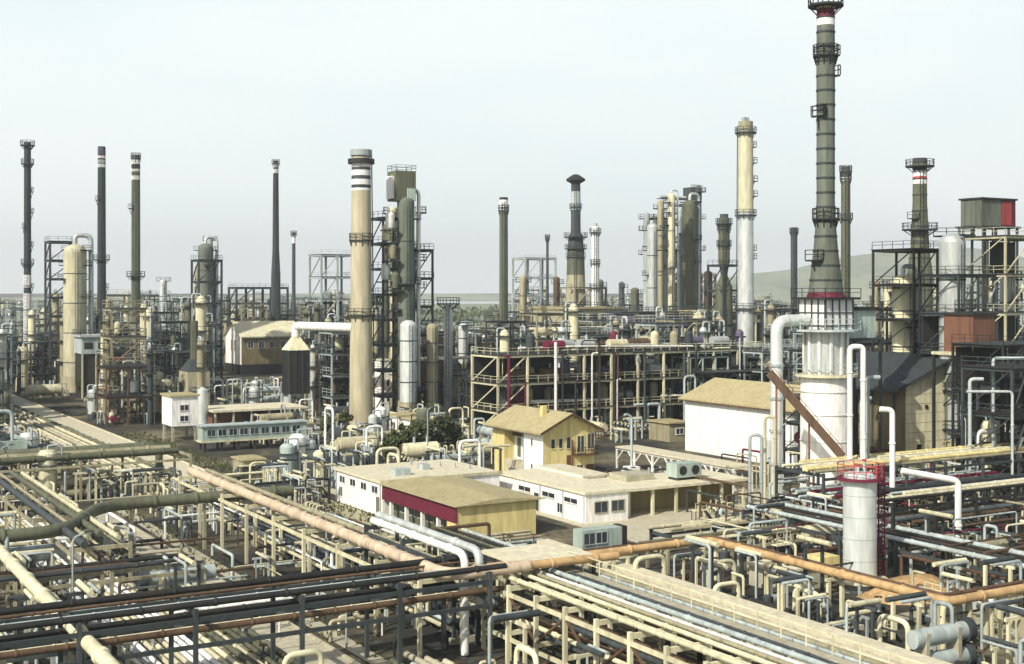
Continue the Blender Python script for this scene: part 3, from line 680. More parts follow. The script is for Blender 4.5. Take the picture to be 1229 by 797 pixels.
# white gable shed on the left and olive side
Y_=Yb(450); b0,a0=at(290,Y_); t=thing('gable_shed','white-ended gable shed with olive long side, left of chimney','shed',b0,a0,3)
zt=Zt(Y_,404)-3; zp=Zt(Y_,388)-3; Wg=19
MB().box(0,Wg,0,15,0,zt).build('wall','khaki',t); w=MB(); w.add([(-.05,0,0),(-.05,15,0),(-.05,15,zt),(-.05,7.5,zp),(-.05,0,zt)],[(4,3,2,1,0)]); w.build('gable_wall','wall',t)
q=MB(); q.add([(-.6,-.8,zt-.4),(Wg+.5,-.8,zt-.4),(Wg+.5,7.5,zp+.1),(-.6,7.5,zp+.1),(-.6,15.8,zt-.4),(Wg+.5,15.8,zt-.4)],[(0,1,2,3),(3,2,5,4)]); q.add([(-.6,-.8,zt-.1),(Wg+.5,-.8,zt-.1),(Wg+.5,7.5,zp+.4),(-.6,7.5,zp+.4),(-.6,15.8,zt-.1),(Wg+.5,15.8,zt-.1)],[(3,2,1,0),(4,5,2,3)]); q.build('roof','cream',t)
MB().box(-.2,-.06,5,9.5,zt-4.5,zt-1.2).build('louvre','cream',t)
q=MB(); q.box(.2,Wg,.2,14.8,-3,-.01); q.build('base','dark',t)
for i in range(5): window(t,'a',2+i*3.4,3.6+i*3.4,zt-3.5,zt-1.6,0)
landmark('the white gable shed', b0+5, a0+4); exclude(b0-2,b0+Wg+2,a0-2,a0+17)
# low building left: tower block, silver tank, roof, gallery
b0,a0=G(222,530); t=thing('block_tower','narrow cream concrete block tower beside silver standpipe','building',b0,a0)
MB().box(-2.2,2.2,0,6,2.6,Zt(Yb(530),476)).build('wall','wall',t)
for x in (-2.1,1.7):
    for y in (.2,5.4): MB().box(x,x+.4,y,y+.4,0,2.6).build('leg','concrete',t)
MB().box(-2.5,2.5,-.3,6.3,Zt(Yb(530),476)+.01,Zt(Yb(530),476)+.3).build('roof','roof',t)
for z in (3.4,5.2): window(t,'a',-.8,.6,z,z+.9,0)
landmark('the cream block tower', b0, a0); exclude(b0-4,b0+4,a0-2,a0+8)
b0,a0=G(243,520); t=thing('standpipe_tank','slim silver upright tank between block tower and flat roof','tank',b0,a0)
MB().lathe([(.9,.0),(.95,Zt(Yb(520),468)),(0,Zt(Yb(520),464))],20).build('shell','silver',t); MB().ring(0,0,1,1.2,.9,1.6,14).build('collar','pale',t)
b0,a0=G(262,520); t=thing('open_pump_house','long open pump house under thin pale flat roof','pump house',b0,a0)
zr=Zt(Yb(520),494)
MB().box(-1.5,16,-2,9,zr,zr+.35).build('roof','roofp',t); MB().box(0,5,1,8,0,zr-.01).build('wall','rust',t); MB().box(5.2,15,5,8,0,zr-.01).build('rear_wall','purple',t)
for i in range(6): MB().box(-1.2+i*3.3,-.9+i*3.3,-1.7,-1.4,0,zr-.01).build('pillar','cream',t)
exclude(b0-3,b0+18,a0-3,a0+11); landmark('the open pump house', b0+8, a0)
b0,a0=G(243,543); b1,_a=G(372,536); t=thing('window_gallery','long raised pale green gallery with a row of windows','gallery',b0,a0)
Yg=Yb(543); za=Zt(Yg,530); zb=Zt(Yg,513); Lg=b1-b0
MB().box(0,Lg,0,2.6,za,zb).build('wall','green',t); MB().box(-.3,Lg+.3,-.3,2.9,zb+.01,zb+.2).build('roof','pale',t); MB().box(-.2,Lg+.2,-.2,2.8,za-.25,za-.01).build('deck','cream',t)
for i in range(9): window(t,'a',.8+i*(Lg-1.5)/9,.8+i*(Lg-1.5)/9+1.25,za+.75,zb-.5,0,fm='pale')
for i in range(7):
    for y in (.2,2.4): MB().box(.3+i*(Lg-.9)/6,.6+i*(Lg-.9)/6,y-.15,y+.15,0,za-.26).build('post','dark',t)
exclude(b0-1,b0+Lg+1,a0-1,a0+4); landmark('the windowed gallery', b0+Lg/2, a0)
# dark filter box with hood and white duct to chimney
Yd=256; b0,a0=at(355,Yd); zt=Zt(Yd,420); zb=Zt(Yd,472)
t=thing('filter_house','tall black filter box under a pale hood beside the chimney','filter box',b0,a0)
x=Rw(Yd,25); MB().box(-x,x,-x,x,zb,zt).build('casing','dark',t)
MB().lathe([(x*1.5,zt+.01),(.9,zt+2.6),(.9,zt+3)],4,a0=math.pi/4,smooth=False).build('hood','cream',t)
MB().tube([(0,0,zt+2.6),(0,0,Zt(Yd,391)),(cb-b0-1.5,ca-a0,Zt(Yd,391))],.85,14,1.6).build('duct','white',t)
q=MB()
for i in range(4): q.beam((-x-.05+i*2*x/3,-x-.04,zb),(-x-.05+i*2*x/3,-x-.04,zt),.14)
q.build('stiffener','slate',t)
for sx in (-x,x):
    for sy in (-x,x): MB().beam((sx,sy,0),(sx,sy,zb),.35).build('leg','pale',t)
landmark('the black filter box', b0, a0); exclude(b0-4,b0+4,a0-4,a0+4)
# white block and peach block right of chimney
b0,a0=G(462,500); t=thing('white_block','plain bright white block right of the tan chimney foot','building',b0,a0); z=Zt(Yb(500),433)
MB().box(-1,3.4,0,6,0,z).build('wall','wall',t); MB().box(-1.2,3.6,-.2,6.2,z+.01,z+.25).build('roof','roofp',t)
for zz in (3,6.2): window(t,'a',.4,1.8,zz,zz+1.2,0)
b1,a1=at(487,Yb(495)); t=thing('peach_block','peach-coloured block raised behind the bright white block','building',b1,a1+1); z=Zt(Yb(495),425)
MB().box(-2,2.6,0,5,Zt(Yb(495),462),z).build('wall','pink',t); MB().box(2.61,9,.5,5,Zt(Yb(495),462),z-1.6).build('side_wall','rust',t); MB().box(-2.2,2.8,-.2,5.2,z+.01,z+.25).build('roof','orange',t); MB().box(2.85,20,0,5,z-1.5,z-1.1).build('walkway_roof','roofp',t)
for x_ in (-1.8,2.3,8.6): MB().box(x_,x_+.3,.6,.9,0,Zt(Yb(495),462)-.01).build('leg','slate',t)
exclude(b0-3,b1+6,a0-3,a1+8); landmark('the bright white block', b0, a0)
# cyan cabinet
b0,a0=G(722,664); t=thing('control_cabinet','pale cyan control cabinet with glazed front in the foreground','cabinet',b0,a0)
MB().box(-2.2,2.4,0,1.6,.6,2.3).build('casing','green',t); MB().box(2.41,3.0,0,1.6,.55,2.35).build('end_casing','dark',t)
for i in range(2): window(t,'a',-2.0+i*1.4,-.8+i*1.4,1.0,2.0,0,fm='pale')
for x_ in (-2,2.2): MB().box(x_,x_+.2,.2,1.4,0,.6).build('foot','slate',t)
exclude(b0-3,b0+4,a0-1,a0+3); landmark('the cyan cabinet', b0, a0)
# concrete pit box near cylinder, and tan block
b0,a0=G(960,705); t=thing('concrete_bunker','low concrete bunker left of the foreground grey cylinder','bunker',b0,a0)
MB().box(-3,2.2,-1,3,0,1.7).build('wall','concrete',t); MB().box(-3.2,2.4,-1.2,3.2,1.71,1.9).build('roof','roofp',t); MB().box(2.6,4.6,0,2,0,2.2).build('side_box','ochre',t); MB().box(-3.04,-3.01,0,1.2,0,1.4).build('door','dark',t)
exclude(b0-4,b0+6,a0-2,a0+4)
mb=MB(); rn=random.Random(5)
vs=[(0,0,1.5)]; 
for k in range(1,5):
    for j in range(14): an=j*math.pi/7; rr=k/4*(4+rn.uniform(-.6,.6)); vs.append((rr*math.cos(an)*1.5,rr*math.sin(an),max(-.1,1.5*(1-(k/4)**1.4)+rn.uniform(-.12,.12)) if k<4 else -.1))
fs=[(0,1+j,1+(j+1)%14) for j in range(14)]+[(1+(k-1)*14+j,1+k*14+j,1+k*14+(j+1)%14,1+(k-1)*14+(j+1)%14) for k in range(1,4) for j in range(14)]
o=mb.add(vs,fs,True).build('sand_mound','orange',None,W(*G(1100,712)),TH); reg(o,'heap of tan sand behind the foreground grey cylinder','sand heap')
# flat roofed low slab shelter
b0,a0=G(650,667,5.9); t=thing('slab_shelter','flat tan slab roof shelter at centre foreground','shelter',b0,a0)
MB().box(-3,3.4,-2.2,3.6,5.75,6.0).build('roof','roofp',t)
for sx in (-2.8,3.2):
    for sy in (-2,3.4): MB().beam((sx,sy,0),(sx,sy,5.75),.22).build('post','slate',t)
landmark('the slab shelter', b0, a0)

# ================================================================== PIPES
rnd = random.Random(42)
LIGHTS = ['cream','cream','pale','white','concrete','tan','olive','brown']
DARKS = ['dark','slate','olive','brown','stackg','slate']
def pipe(pts, r, m, look, bend=.0, n=8, auto=False, group=None, name='pipe', cat='pipe'):
    o0 = W(*pts[0]); V = [W(*p)-o0 for p in pts]
    o = MB().tube(V, r, n, bend, collar=rnd.uniform(2.5,6)).build(name, m, None, o0); return reg(o, look, cat, group, auto)
def bundle(b0, b1, a0, a1, z, cnt, look, group, mats=LIGHTS, rr=(.12,.32), along='a', ragged=6, zj=.12):
    w_ = (b1-b0)/cnt if along == 'a' else (a1-a0)/cnt
    for i in range(cnt):
        r = min(rnd.uniform(*rr), w_*.33); m = rnd.choice(mats); zz = z+r+rnd.uniform(0,zj)
        s0, s1 = rnd.uniform(0,ragged), rnd.uniform(0,ragged)
        if along == 'a':
            u = b0+w_*(i+.5); p = [(u,a0+s0,zz),(u,a1-s1,zz)]
            if rnd.random()<.3: p = p[:1]+[(u,a0+s0+.01,zz)]+p[1:]; p[0]=(u,a0+s0,0.02)
        else:
            u = a0+w_*(i+.5); p = [(b0+s0,u,zz),(b1-s1,u,zz)]
            if rnd.random()<.3: p = p+[(b1-s1+.01,u,.02)]
        pipe(p, r, m, look, auto=True, group=group, name='ground_pipe' if look.startswith('pale ground') else 'pipe', cat='ground pipe' if look.startswith('pale ground') else 'pipe')
def sleepers(b0, b1, a0, a1, z, step, along='a', group='concrete pipe sleepers'):
    pr = None; u = a0+1 if along=='a' else b0+1; end = a1 if along=='a' else b1
    while u < end:
        if pr is None:
            L=(b1-b0) if along=='a' else (a1-a0)
            pr = MB().box(-L/2-.3,L/2+.3,-.2,.2,0,z).build('pipe_sleeper','concrete',None,(0,0,0),TH); reg(pr,'low concrete sleeper under the pipes','sleeper',group,True); o=pr
        else: o = pr.copy(); col.objects.link(o); REG[o]=REG[pr]
        if along=='a': o.location=W((b0+b1)/2,u,0)
        else: o.location=W(u,(a0+a1)/2,0); o.rotation_euler=(0,0,TH+math.pi/2)
        u += step
def rack(b0, b1, a0, a1, zs, step, m, look, along='a', t=.26, brace=False, group='pipe racks', walk=False):
    q0 = W(b0, a0); tt = thing('pipe_rack', look, 'pipe rack', b0, a0, group=group, auto=True)
    Lx, Ly = b1-b0, a1-a0; L = Ly if along=='a' else Lx; k = max(1, round(L/step))
    for i in range(k+1):
        u = L*i/k
        ends = [((0,u),(Lx,u))] if along=='a' else [((u,0),(u,Ly))]
        for p,q in ends:
            for e in (p,q): MB().beam((*e,0),(*e,zs[-1]+.1),t).build('post', m, tt)
            for z in zs: MB().beam((*p,z-.15),(*q,z-.15),t*.8,t*1.2).build('crossbeam', m, tt)
    for z in zs:
        for e in ((0,Lx) if along=='a' else (0,Ly)):
            (MB().beam((e,0,z-.55),(e,Ly,z-.55),t*.7,t) if along=='a' else MB().beam((0,e,z-.55),(Lx,e,z-.55),t*.7,t)).build('longitudinal_beam', m, tt)
    if brace:
        q = MB()
        for i in range(k):
            ua, ub = L*i/k, L*(i+1)/k; zb=zs[-1]-.6; za=zs[0] if len(zs)>1 else .3
            if i%2: za,zb=zb,za
            if along=='a': q.beam((0,ua,za),(0,ub,zb),.14)
            else: q.beam((ua,0,za),(ub,0,zb),.14)
        q.build('bracing', 'brown', tt)
    if walk:
        q = MB(); x=Lx if along=='a' else Ly
        if along=='a': q.box(Lx+.1,Lx+1.1,0,Ly,zs[-1]-.1,zs[-1]); MB().rail([(Lx+1.1,0,zs[-1]),(Lx+1.1,Ly,zs[-1])],1.1,.06).build('railing','cream',tt)
        else: q.box(0,Lx,-1.1,-.1,zs[-1]-.1,zs[-1]); MB().rail([(0,-1.1,zs[-1]),(Lx,-1.1,zs[-1])],1.1,.06).build('railing','cream',tt)
        q.build('walkway','concrete',tt)
    return tt

# -- named big pipes of the foreground
p = [(*G(228,565,6),6),(*G(545,690,6),6),(*G(600,682,6),6)]
b_=p[0][0]; p=[(40.2,p[0][1],6),(40.2,p[1][1],6),(46.5,p[1][1],6)]
pipe(p,.43,'pink','thick pinkish insulated pipe running down past the maroon fascia building',bend=1.8,n=16); duct=p
pipe([(46.5,p[1][1],6),(54,p[1][1],5.9)],.3,'orange','short orange pipe continuing from the end of the thick pinkish pipe',n=12)
pipe([(41.9,135,6),(41.9,80,6)],.22,'tan','thin tan pipe beside the thick pinkish pipe'); 
rack(39.3,42.6,79,136,[5.35],7,'cream','cream rack under the thick pinkish pipe',walk=False)
pipe([(-6,112,5),(22.6,112,5),(28.2,123.2,5),(47,123.2,5)],.55,'olive','dark olive pipe with a double bend crossing the left foreground',bend=3,n=14)
for b in (0,9,18,31,38,45): 
    o=MB().beam((0,0,0),(0,0,4.4),.3).build('pipe_support','tan',None,W(b,112 if b<20 else 123.2),TH); reg(o,'tan post under the dark double bend pipe','post','posts under the double bend pipe',True)
pipe([(16.6,108,5),(16.6,48,5)],.42,'cream','pale straight pipe slanting through the bottom left corner',n=14)
for a in (102,90,78,66):
    o=MB().beam((0,0,0),(0,0,4.55),.28).build('pipe_support','slate',None,W(16.6,a),TH); reg(o,'slate post under the pale straight pipe at bottom left','post','posts under the pale straight pipe',True)
oz=3.5; P1=G(850,648,oz); P2=G(1150,720,oz)
pipe([(46,P1[1],oz),(P1[0],P1[1],oz),(P1[0],P2[1],oz),(P1[0]+26,P2[1],oz)],.33,'orange','long orange ochre pipe with right-angle bends in right foreground',bend=1.0,n=16)
pipe([(46,P1[1]+1.3,oz),(P1[0]+1.3,P1[1]+1.3,oz),(P1[0]+1.3,P2[1]+1.4,oz),(P1[0]+30,P2[1]+1.4,oz)],.16,'brown','thin brown pipe hugging the long orange pipe',bend=.8)
for b,a in [(50,P1[1]),(56,P1[1]),(62,P1[1]),(P1[0]-.2,P1[1]-.2),(P1[0],P1[1]-8),(P1[0],P1[1]-15),(P1[0]+.1,P2[1]+.6),(P1[0]+6,P2[1]),(P1[0]+12,P2[1])]:
    tt=thing('pipe_support','cream portal frame under the long orange pipe','pipe support',b,a,group='portals under the orange pipe',auto=True)
    for x in (-.5,.9): MB().beam((x,0,0),(x,0,oz-.5),.28).build('leg','cream',tt)
    MB().beam((-.8,0,oz-.52),(1.9,0,oz-.52),.22).build('crosshead','cream',tt)
landmark('the orange pipe bend', P1[0], P1[1])
z7=7.0; A1=G(480,640,z7); A2=G(558,665,z7)
pipe([(A2[0],A1[1]+6,z7),(A2[0],A2[1],z7),(A2[0],A2[1],.1)],.27,'white','white pipe turning straight down to the ground at centre foreground',bend=.9,n=14)
pipe([(A2[0]+1.4,A1[1]+8,z7),(A2[0]+1.4,A2[1]+.5,z7),(A2[0]+1.4,A2[1]+.5,3.0)],.3,'silver','silver pipe beside the white down-turned pipe',bend=.9,n=14)
rack(A2[0]-.6,A2[0]+2.1,A2[1]+2,A1[1]+6,[6.6],6,'slate','slate rack under the white down-turned pipes')
landmark('the white down-turned pipe', A2[0], A2[1])

# -- ground tracks along the plant way
def trk(b0,b1,a0,a1,cnt,what,**k):
    bundle(b0,b1,a0,a1,.45,cnt,'pale ground pipe in '+what,'ground pipes laid side by side',**k); sleepers(b0,b1,a0,a1,.44,6)
trk(21.6,27.6,50,150,11,'bottom left bundle',mats=['cream','white','cream','pale','concrete','cream'],rr=(.16,.28))
trk(36.0,39.5,45,78,5,'bundle by the road',rr=(.2,.32))
trk(27.9,31,50,150,5,'bundle left of the road',mats=['tan','olive','cream','slate'])
trk(64,68,42,80,4,'yard right of the cable tray',mats=['brown','slate','cream','dark'])
trk(8,15,70,170,10,'far left bundle',mats=['olive','cream','slate','pale','cream'])
trk(-12,4,120,230,9,'left edge bundle',mats=['olive','cream','slate','tan'],rr=(.2,.4))
trk(43,48.5,80,156,8,'bundle right of the pinkish pipe',mats=['cream','slate','tan','pale','olive'])
trk(25,47,158,162,3,'x',along='b',mats=['tan','olive']) if False else None
trk(36,48.5,162,300,12,'bundle left of the far road',mats=['cream','tan','slate','olive','concrete'],rr=(.2,.4))
trk(20,34,170,320,10,'far left field',mats=['tan','slate','olive','cream'],rr=(.2,.4))
# raised right bundle
rack(53.8,61.2,42,100,[1.7],7,'concrete','low concrete rack carrying pale pipes at bottom right',group='low concrete racks')
bundle(54,61,42,101,1.75,9,'pale pipe on low rack','pipes on the low bottom right rack',mats=['cream','tan','cream','concrete','roofp','olive','white'],rr=(.18,.3))
o=MB().box(0,1.3,0,50,0,.5).build('cable_tray','roofp',None,W(61.6,50,1.9),TH); reg(o,'flat cream cable tray beside pale pipes at bottom right','cable tray')
for k in range(7):
    o=MB().box(-.3,.3,-.2,.2,0,1.9).build('tray_post','concrete',None,W(62.2,51+k*8),TH); reg(o,'concrete post under the flat cream cable tray','post','posts under the cable tray',True)
# X-braced rack
rack(44.3,50.2,44,79,[2.0,5.0],3.6,'cream','cream X-braced rack at bottom centre',brace=True,walk=True)
bundle(44.6,50,44,80,5.05,7,'pipe on X-braced rack','pipes on the X-braced rack',mats=['slate','tan','cream','dark','pale','white'],rr=(.09,.18))
bundle(44.6,50,44,80,2.05,6,'lower pipe on X-braced rack','pipes on the X-braced rack',mats=['tan','cream','slate','brown'],rr=(.1,.2))
landmark('the X-braced rack', 47, 70)
rack(50.7,53.3,46,100,[4.2],7,'dark','dark rack right of the X-braced rack')
bundle(50.8,53.2,46,102,4.25,4,'pipe on dark rack','pipes on the dark central rack',mats=['cream','olive','pale','dark'],rr=(.09,.17))
# cross rack at left (dark)
rack(-4,43,75.8,81,[4.4,6.0],6.5,'slate','dark two-level rack crossing the left foreground',along='b')
for aa,z,r,m in ((76.3,6.05,.2,'dark'),(77.2,6.05,.12,'pale'),(80.2,6.05,.22,'dark'),(79.3,6.05,.1,'brown'),(76.6,4.45,.2,'brown'),(77.6,4.45,.1,'cream'),(80.3,4.45,.2,'dark')):
    pipe([(-5,aa,z+r),(44.5,aa,z+r)],r,m,'%s pipe on the dark crossing rack'%{'dark':'black','pale':'pale','brown':'brown','cream':'cream'}[m],auto=True,group='pipes on the crossing rack',n=10)
landmark('the dark crossing rack', 20, 79)
rack(-4,30,98,101,[4.0],7,'tan','tan rack crossing behind the dark crossing rack',along='b')
bundle(-4,30,98,101,4.05,4,'brown pipe on tan rack','pipes on the tan crossing rack',mats=['brown','dark','slate'],rr=(.12,.2),along='b')
rack(14,47,158,165,[4.8],7,'tan','tan rack crossing toward the windowed gallery',along='b')
bundle(10,46,158,165,4.9,4,'olive pipe crossing the road','pipes on the far crossing rack',mats=['olive','tan','cream','olive'],rr=(.3,.55),along='b',ragged=3)
rack(-30,20,168,173,[4.8],8,'olive','olive rack crossing the far left field',along='b')
bundle(-30,24,168,173,4.9,4,'dark pipe at left','pipes on the olive rack',mats=['brown','olive','dark'],rr=(.3,.5),along='b')
rack(22,26.6,106,152,[4.6],7.5,'tan','tan rack along the bottom left bundle')
bundle(22.2,26.5,104,154,4.65,4,'dark pipe on tan rack','pipes on the tan rack',mats=['tan','slate','olive','cream'],rr=(.14,.3))
rack(9,14,110,170,[4.8],8,'cream','cream rack along the far left bundle')
bundle(9.2,13.8,108,172,4.85,5,'pipe on left cream rack','pipes on the left cream rack',mats=['tan','slate','cream','pale'],rr=(.14,.3))
rack(70,92,91.5,94.5,[2.0],6.5,'tan','tan rack behind the long orange pipe',along='b')
bundle(68,94,91.6,94.5,2.05,5,'pipe behind orange pipe','pipes on the rack behind the orange pipe',mats=['cream','tan','cream','olive','brown'],rr=(.12,.22),along='b')
rack(76,100,99,102,[1.6],7,'slate','slate rack before the maroon fascia building',along='b')
bundle(74,102,99,102,1.65,5,'pipe before fascia building','pipes on the slate rack',mats=['cream','pale','cream','tan'],rr=(.12,.28),along='b')
for k in range(7):
    a=104+k*1.5; pipe([(57+rnd.uniform(0,4),a,.5),(61+rnd.uniform(2,8),a,.5)],.14,rnd.choice(LIGHTS),'short ground pipe near fascia building',auto=True,group='short ground pipes')
for k in range(210):
    Yq=rnd.uniform(88,165); px_=rnd.uniform(-20,640); b,a=at(px_,Yq)
    if b>55 or 31<b<35.5: continue
    z=rnd.choice([.9,1.1,1.5,2.2,3.0]); L=rnd.uniform(3,11); al=rnd.random()<.6; r=rnd.uniform(.07,.17)
    q_=(b+L,a) if al else (b,a+L); dn=rnd.random()<.8
    pts=[(b,a,.05),(b,a,z),(*q_,z)]+([(*q_,.05)] if dn else [])
    pipe(pts,r,rnd.choice(['cream','pale','tan','slate','brown','dark','white','concrete']),'short %s jumper pipe'%('crosswise' if al else 'lengthwise'),bend=.3,n=7,auto=True,group='short jumper pipes over the ground bundles',name='jumper_pipe',cat='jumper pipe')
for k in range(120):
    Yq=rnd.uniform(100,175); px_=rnd.uniform(860,1240); b,a=at(px_,Yq)
    if any(x0<b<x1 and y0<a<y1 for x0,x1,y0,y1 in EXC): continue
    z=rnd.choice([1.5,2.5,3.5,4.5]); L=rnd.uniform(3,12); al=rnd.random()<.6; r=rnd.uniform(.07,.16)
    if px_>1000 and px_<1080 and Yq<112: continue
    q_=(b+L,a) if al else (b,a+L)
    pipe([(b,a,.05),(b,a,z),(*q_,z),(*q_,.05)],r,rnd.choice(['cream','pale','tan','slate','brown','dark','maroon','pale']),'slim %s jumper pipe'%('crosswise' if al else 'lengthwise'),bend=.3,n=7,auto=True,group='jumper pipes in the right foreground',name='jumper_pipe',cat='jumper pipe')
# right foreground
rack(90,118,84,89,[3.2,5.6],6,'dark','dark two-level rack right of the foreground grey cylinder',along='b')
bundle(88,120,84,89,5.65,6,'pale pipe on dark right rack','pipes on the dark right rack',mats=['pale','slate','cream','dark'],rr=(.12,.24),along='b')
bundle(88,120,84,89,3.25,5,'lower pipe on dark right rack','pipes on the dark right rack',mats=['pale','slate','brown','dark'],rr=(.12,.24),along='b')
rack(94,130,97,104,[3.6,6.4],6,'slate','slate two-level rack before the tall ochre shed',along='b')
bundle(92,132,97,104,6.45,7,'pipe before ochre shed','pipes before the ochre shed',mats=['cream','tan','ochre','slate'],rr=(.16,.34),along='b')
bundle(92,132,97,104,3.65,7,'lower pipe before ochre shed','pipes before the ochre shed',mats=['pale','slate','maroon','dark'],rr=(.14,.26),along='b')
rack(86,91,60,100,[3.0],7,'slate','slate rack beside the foreground grey cylinder')
bundle(86,91,58,102,3.05,5,'pipe beside grey cylinder','pipes beside the grey cylinder',mats=['cream','dark','pale','brown'],rr=(.14,.26))
rack(76,104,47,50,[2.6],7,'tan','tan rack in the bottom right corner',along='b')
bundle(74,106,47,50,2.65,4,'pipe in bottom right corner','pipes in the bottom right corner',mats=['cream','tan','brown'],rr=(.16,.3),along='b')
trk(74,79,44,62,4,'bottom right corner',mats=['cream','pale','tan'])
trk(92,110,60,78,6,'right corner yard',mats=['slate','pale','brown'],along='b')

# -- white hooked riser pipes around the heater
def px_pipe(pts, Y, r, m, look):
    pp = [(*at(x,Y), .05 if y >= 590 and y != 618 else max(.05, Zt(Y,y))) for x,y in pts]; pipe(pp, r, m, look, bend=.5, n=10)
px_pipe([(1020,600),(1020,416),(1036,416),(1036,560)],140,.3,'white','tall white hooked riser pipe just right of the heater drum')
px_pipe([(1041,590),(1041,453),(1056,453)],142,.26,'pale','pale riser pipe with short arm before the brown shed wall')
px_pipe([(1071,600),(1071,492),(1056,491)],136,.3,'white','white riser pipe hooking left before the tall ochre shed')
px_pipe([(1034,600),(1034,478),(1046,478)],146,.2,'silver','thin silver riser between two white riser pipes')
px_pipe([(1082,565),(1150,577),(1150,676)],118,.3,'white','thick white pipe running right then dropping before ochre shed')
px_pipe([(900,640),(900,522),(914,522),(914,600)],138,.18,'pale','pale inverted U pipe left of the heater drum')
px_pipe([(918,640),(918,500),(930,500),(930,640)],140,.18,'cream','cream inverted U pipe nearest the heater drum')
px_pipe([(1146,700),(1146,638),(1128,636),(1128,720)],104,.17,'pale','pale inverted U pipe right of the grey cylinder')
px_pipe([(1205,640),(1152,633),(1152,690)],104,.2,'white','white elbow pipe at the right foreground')
px_pipe([(1164,600),(1164,455),(1180,455)],150,.22,'pale','pale riser in front of the dark right frame')
px_pipe([(1192,600),(1192,430),(1229,430)],152,.2,'pale','pale riser with long arm at right edge')
px_pipe([(1215,590),(1215,470),(1160,470)],146,.16,'silver','silver riser crossing the dark right frame')
px_pipe([(1060,690),(1060,640),(1075,640),(1075,700)],112,.16,'silver','silver inverted U behind the grey cylinder')

for i,(px_,py_,h_,r_,m_) in enumerate(((345,578,4.6,1.0,'green'),(357,575,5.6,1.1,'white'),(370,573,4.8,1.0,'silver'),(384,577,3.6,.9,'cream'),(448,540,5.2,.8,'silver'),(457,538,6.2,.9,'white'),(576,500,9,1.1,'pale'))):
    bb,aa=G(px_,py_); v=thing('upright_tank',('pale green','white','silver','cream','dull silver','tall white','tall pale blue')[i]+' upright tank','tank',bb,aa,group='upright tanks near the chimney foot',auto=True)
    MB().lathe([(r_,.5),(r_,h_),(r_*.6,h_+.4),(0,h_+.5)],16).build('shell',m_,v); MB().cyl(0,0,0,.5,r_*.8,12).build('skirt','slate',v); MB().tube([(0,0,h_+.4),(0,0,h_+1),(r_+.5,0,h_+1),(r_+.5,0,.1)],.12,7,.3).build('riser','pale',v)
    MB().ring(0,0,h_*.8,h_*.8+.1,r_*.99,r_+.5,14).build('platform','slate',v); exclude(bb-r_-.5,bb+r_+.5,aa-r_-.5,aa+r_+.5)
# ================================================================== MID RACK AND HALLS
b_,a_=at(748,236); t=frame(b_,a_,58,9,Zt(236,421),3,'cream','very long cream-posted three-storey pipe rack behind the yellow house',auto=False,nx=10,deckm='dark',t_=.34,back=.8); landmark('the long three-storey rack', b_, a_)
def frange(a,b,n): return [a+(b-a)*i/(n-1) for i in range(n)]
for fl,(z0) in enumerate((0,Zt(236,421)/3,Zt(236,421)*2/3,Zt(236,421))):
    for i,x in enumerate(frange(-27,27,17)):
        k=rnd.random(); bb,aa=b_+x+rnd.uniform(-1,1),a_+rnd.uniform(-2.5,2)
        m=rnd.choice(['cream','maroon','slate','pale','brown','purple','tan','dark','silver'])
        if k<.45:
            v=thing('drum','small %s drum on long rack'%('maroon' if m=='maroon' else 'pale' if m in('cream','pale','silver') else 'dark'),'drum',bb,aa,z0+.12,group='drums on the long rack',auto=True)
            MB().tube([(-1.9,0,1.3),(1.9,0,1.3)],.85,12).build('shell',m,v)
            for s in (-1.1,1.1): MB().box(s-.15,s+.15,-.6,.6,0,.6).build('saddle','slate',v)
            MB().cyl(0,0,2,2.9,.2,8).build('nozzle','pale',v)
        elif k<.8:
            v=thing('vertical_vessel','small upright %s vessel on long rack'%('pale' if m in('cream','pale','silver','tan') else 'dark'),'vessel',bb,aa,z0+.12,group='vessels on the long rack',auto=True)
            MB().lathe([(.8,.5),(.8,2.8),(.55,3.3),(0,3.5)],12).build('shell',m,v)
            for s in range(3): an=s*2.1; MB().beam((.7*math.cos(an),.7*math.sin(an),0),(.7*math.cos(an),.7*math.sin(an),.7),.14).build('leg','slate',v)
for (z,n_) in ((Zt(236,421)/3,5),(Zt(236,421)*2/3,5),(Zt(236,421),6)):
    for i in range(n_):
        aa=a_-3.6+i*1.5; L=rnd.uniform(16,28); o=rnd.uniform(-28+L/2,28-L/2)
        pipe([(b_+o-L/2,aa,z+.6+rnd.uniform(0,.8)),(b_+o+L/2,aa,z+.6+rnd.uniform(0,.3))],rnd.uniform(.14,.3),rnd.choice(['cream','pale','brown','maroon','white','slate']),'long pipe on three-storey rack',auto=True,group='pipes on the long rack')
for i in range(52):
    xx=rnd.uniform(-28,28); zt_=rnd.choice([1/3,2/3,1,1.15])*Zt(236,421); yy=rnd.choice([-5.1,-5.5,-2,1])
    pts=[(b_+xx,a_+yy,.1),(b_+xx,a_+yy,zt_)]+([(b_+xx+rnd.uniform(-4,4),a_+yy,zt_)] if rnd.random()<.5 else [])
    pipe(pts,rnd.uniform(.12,.3),rnd.choice(['pale','slate','brown','dark','cream','maroon','olive','dark','white']),'riser pipe on three-storey rack',bend=.5,auto=True,group='riser pipes on the long rack',name='riser_pipe',cat='riser pipe')
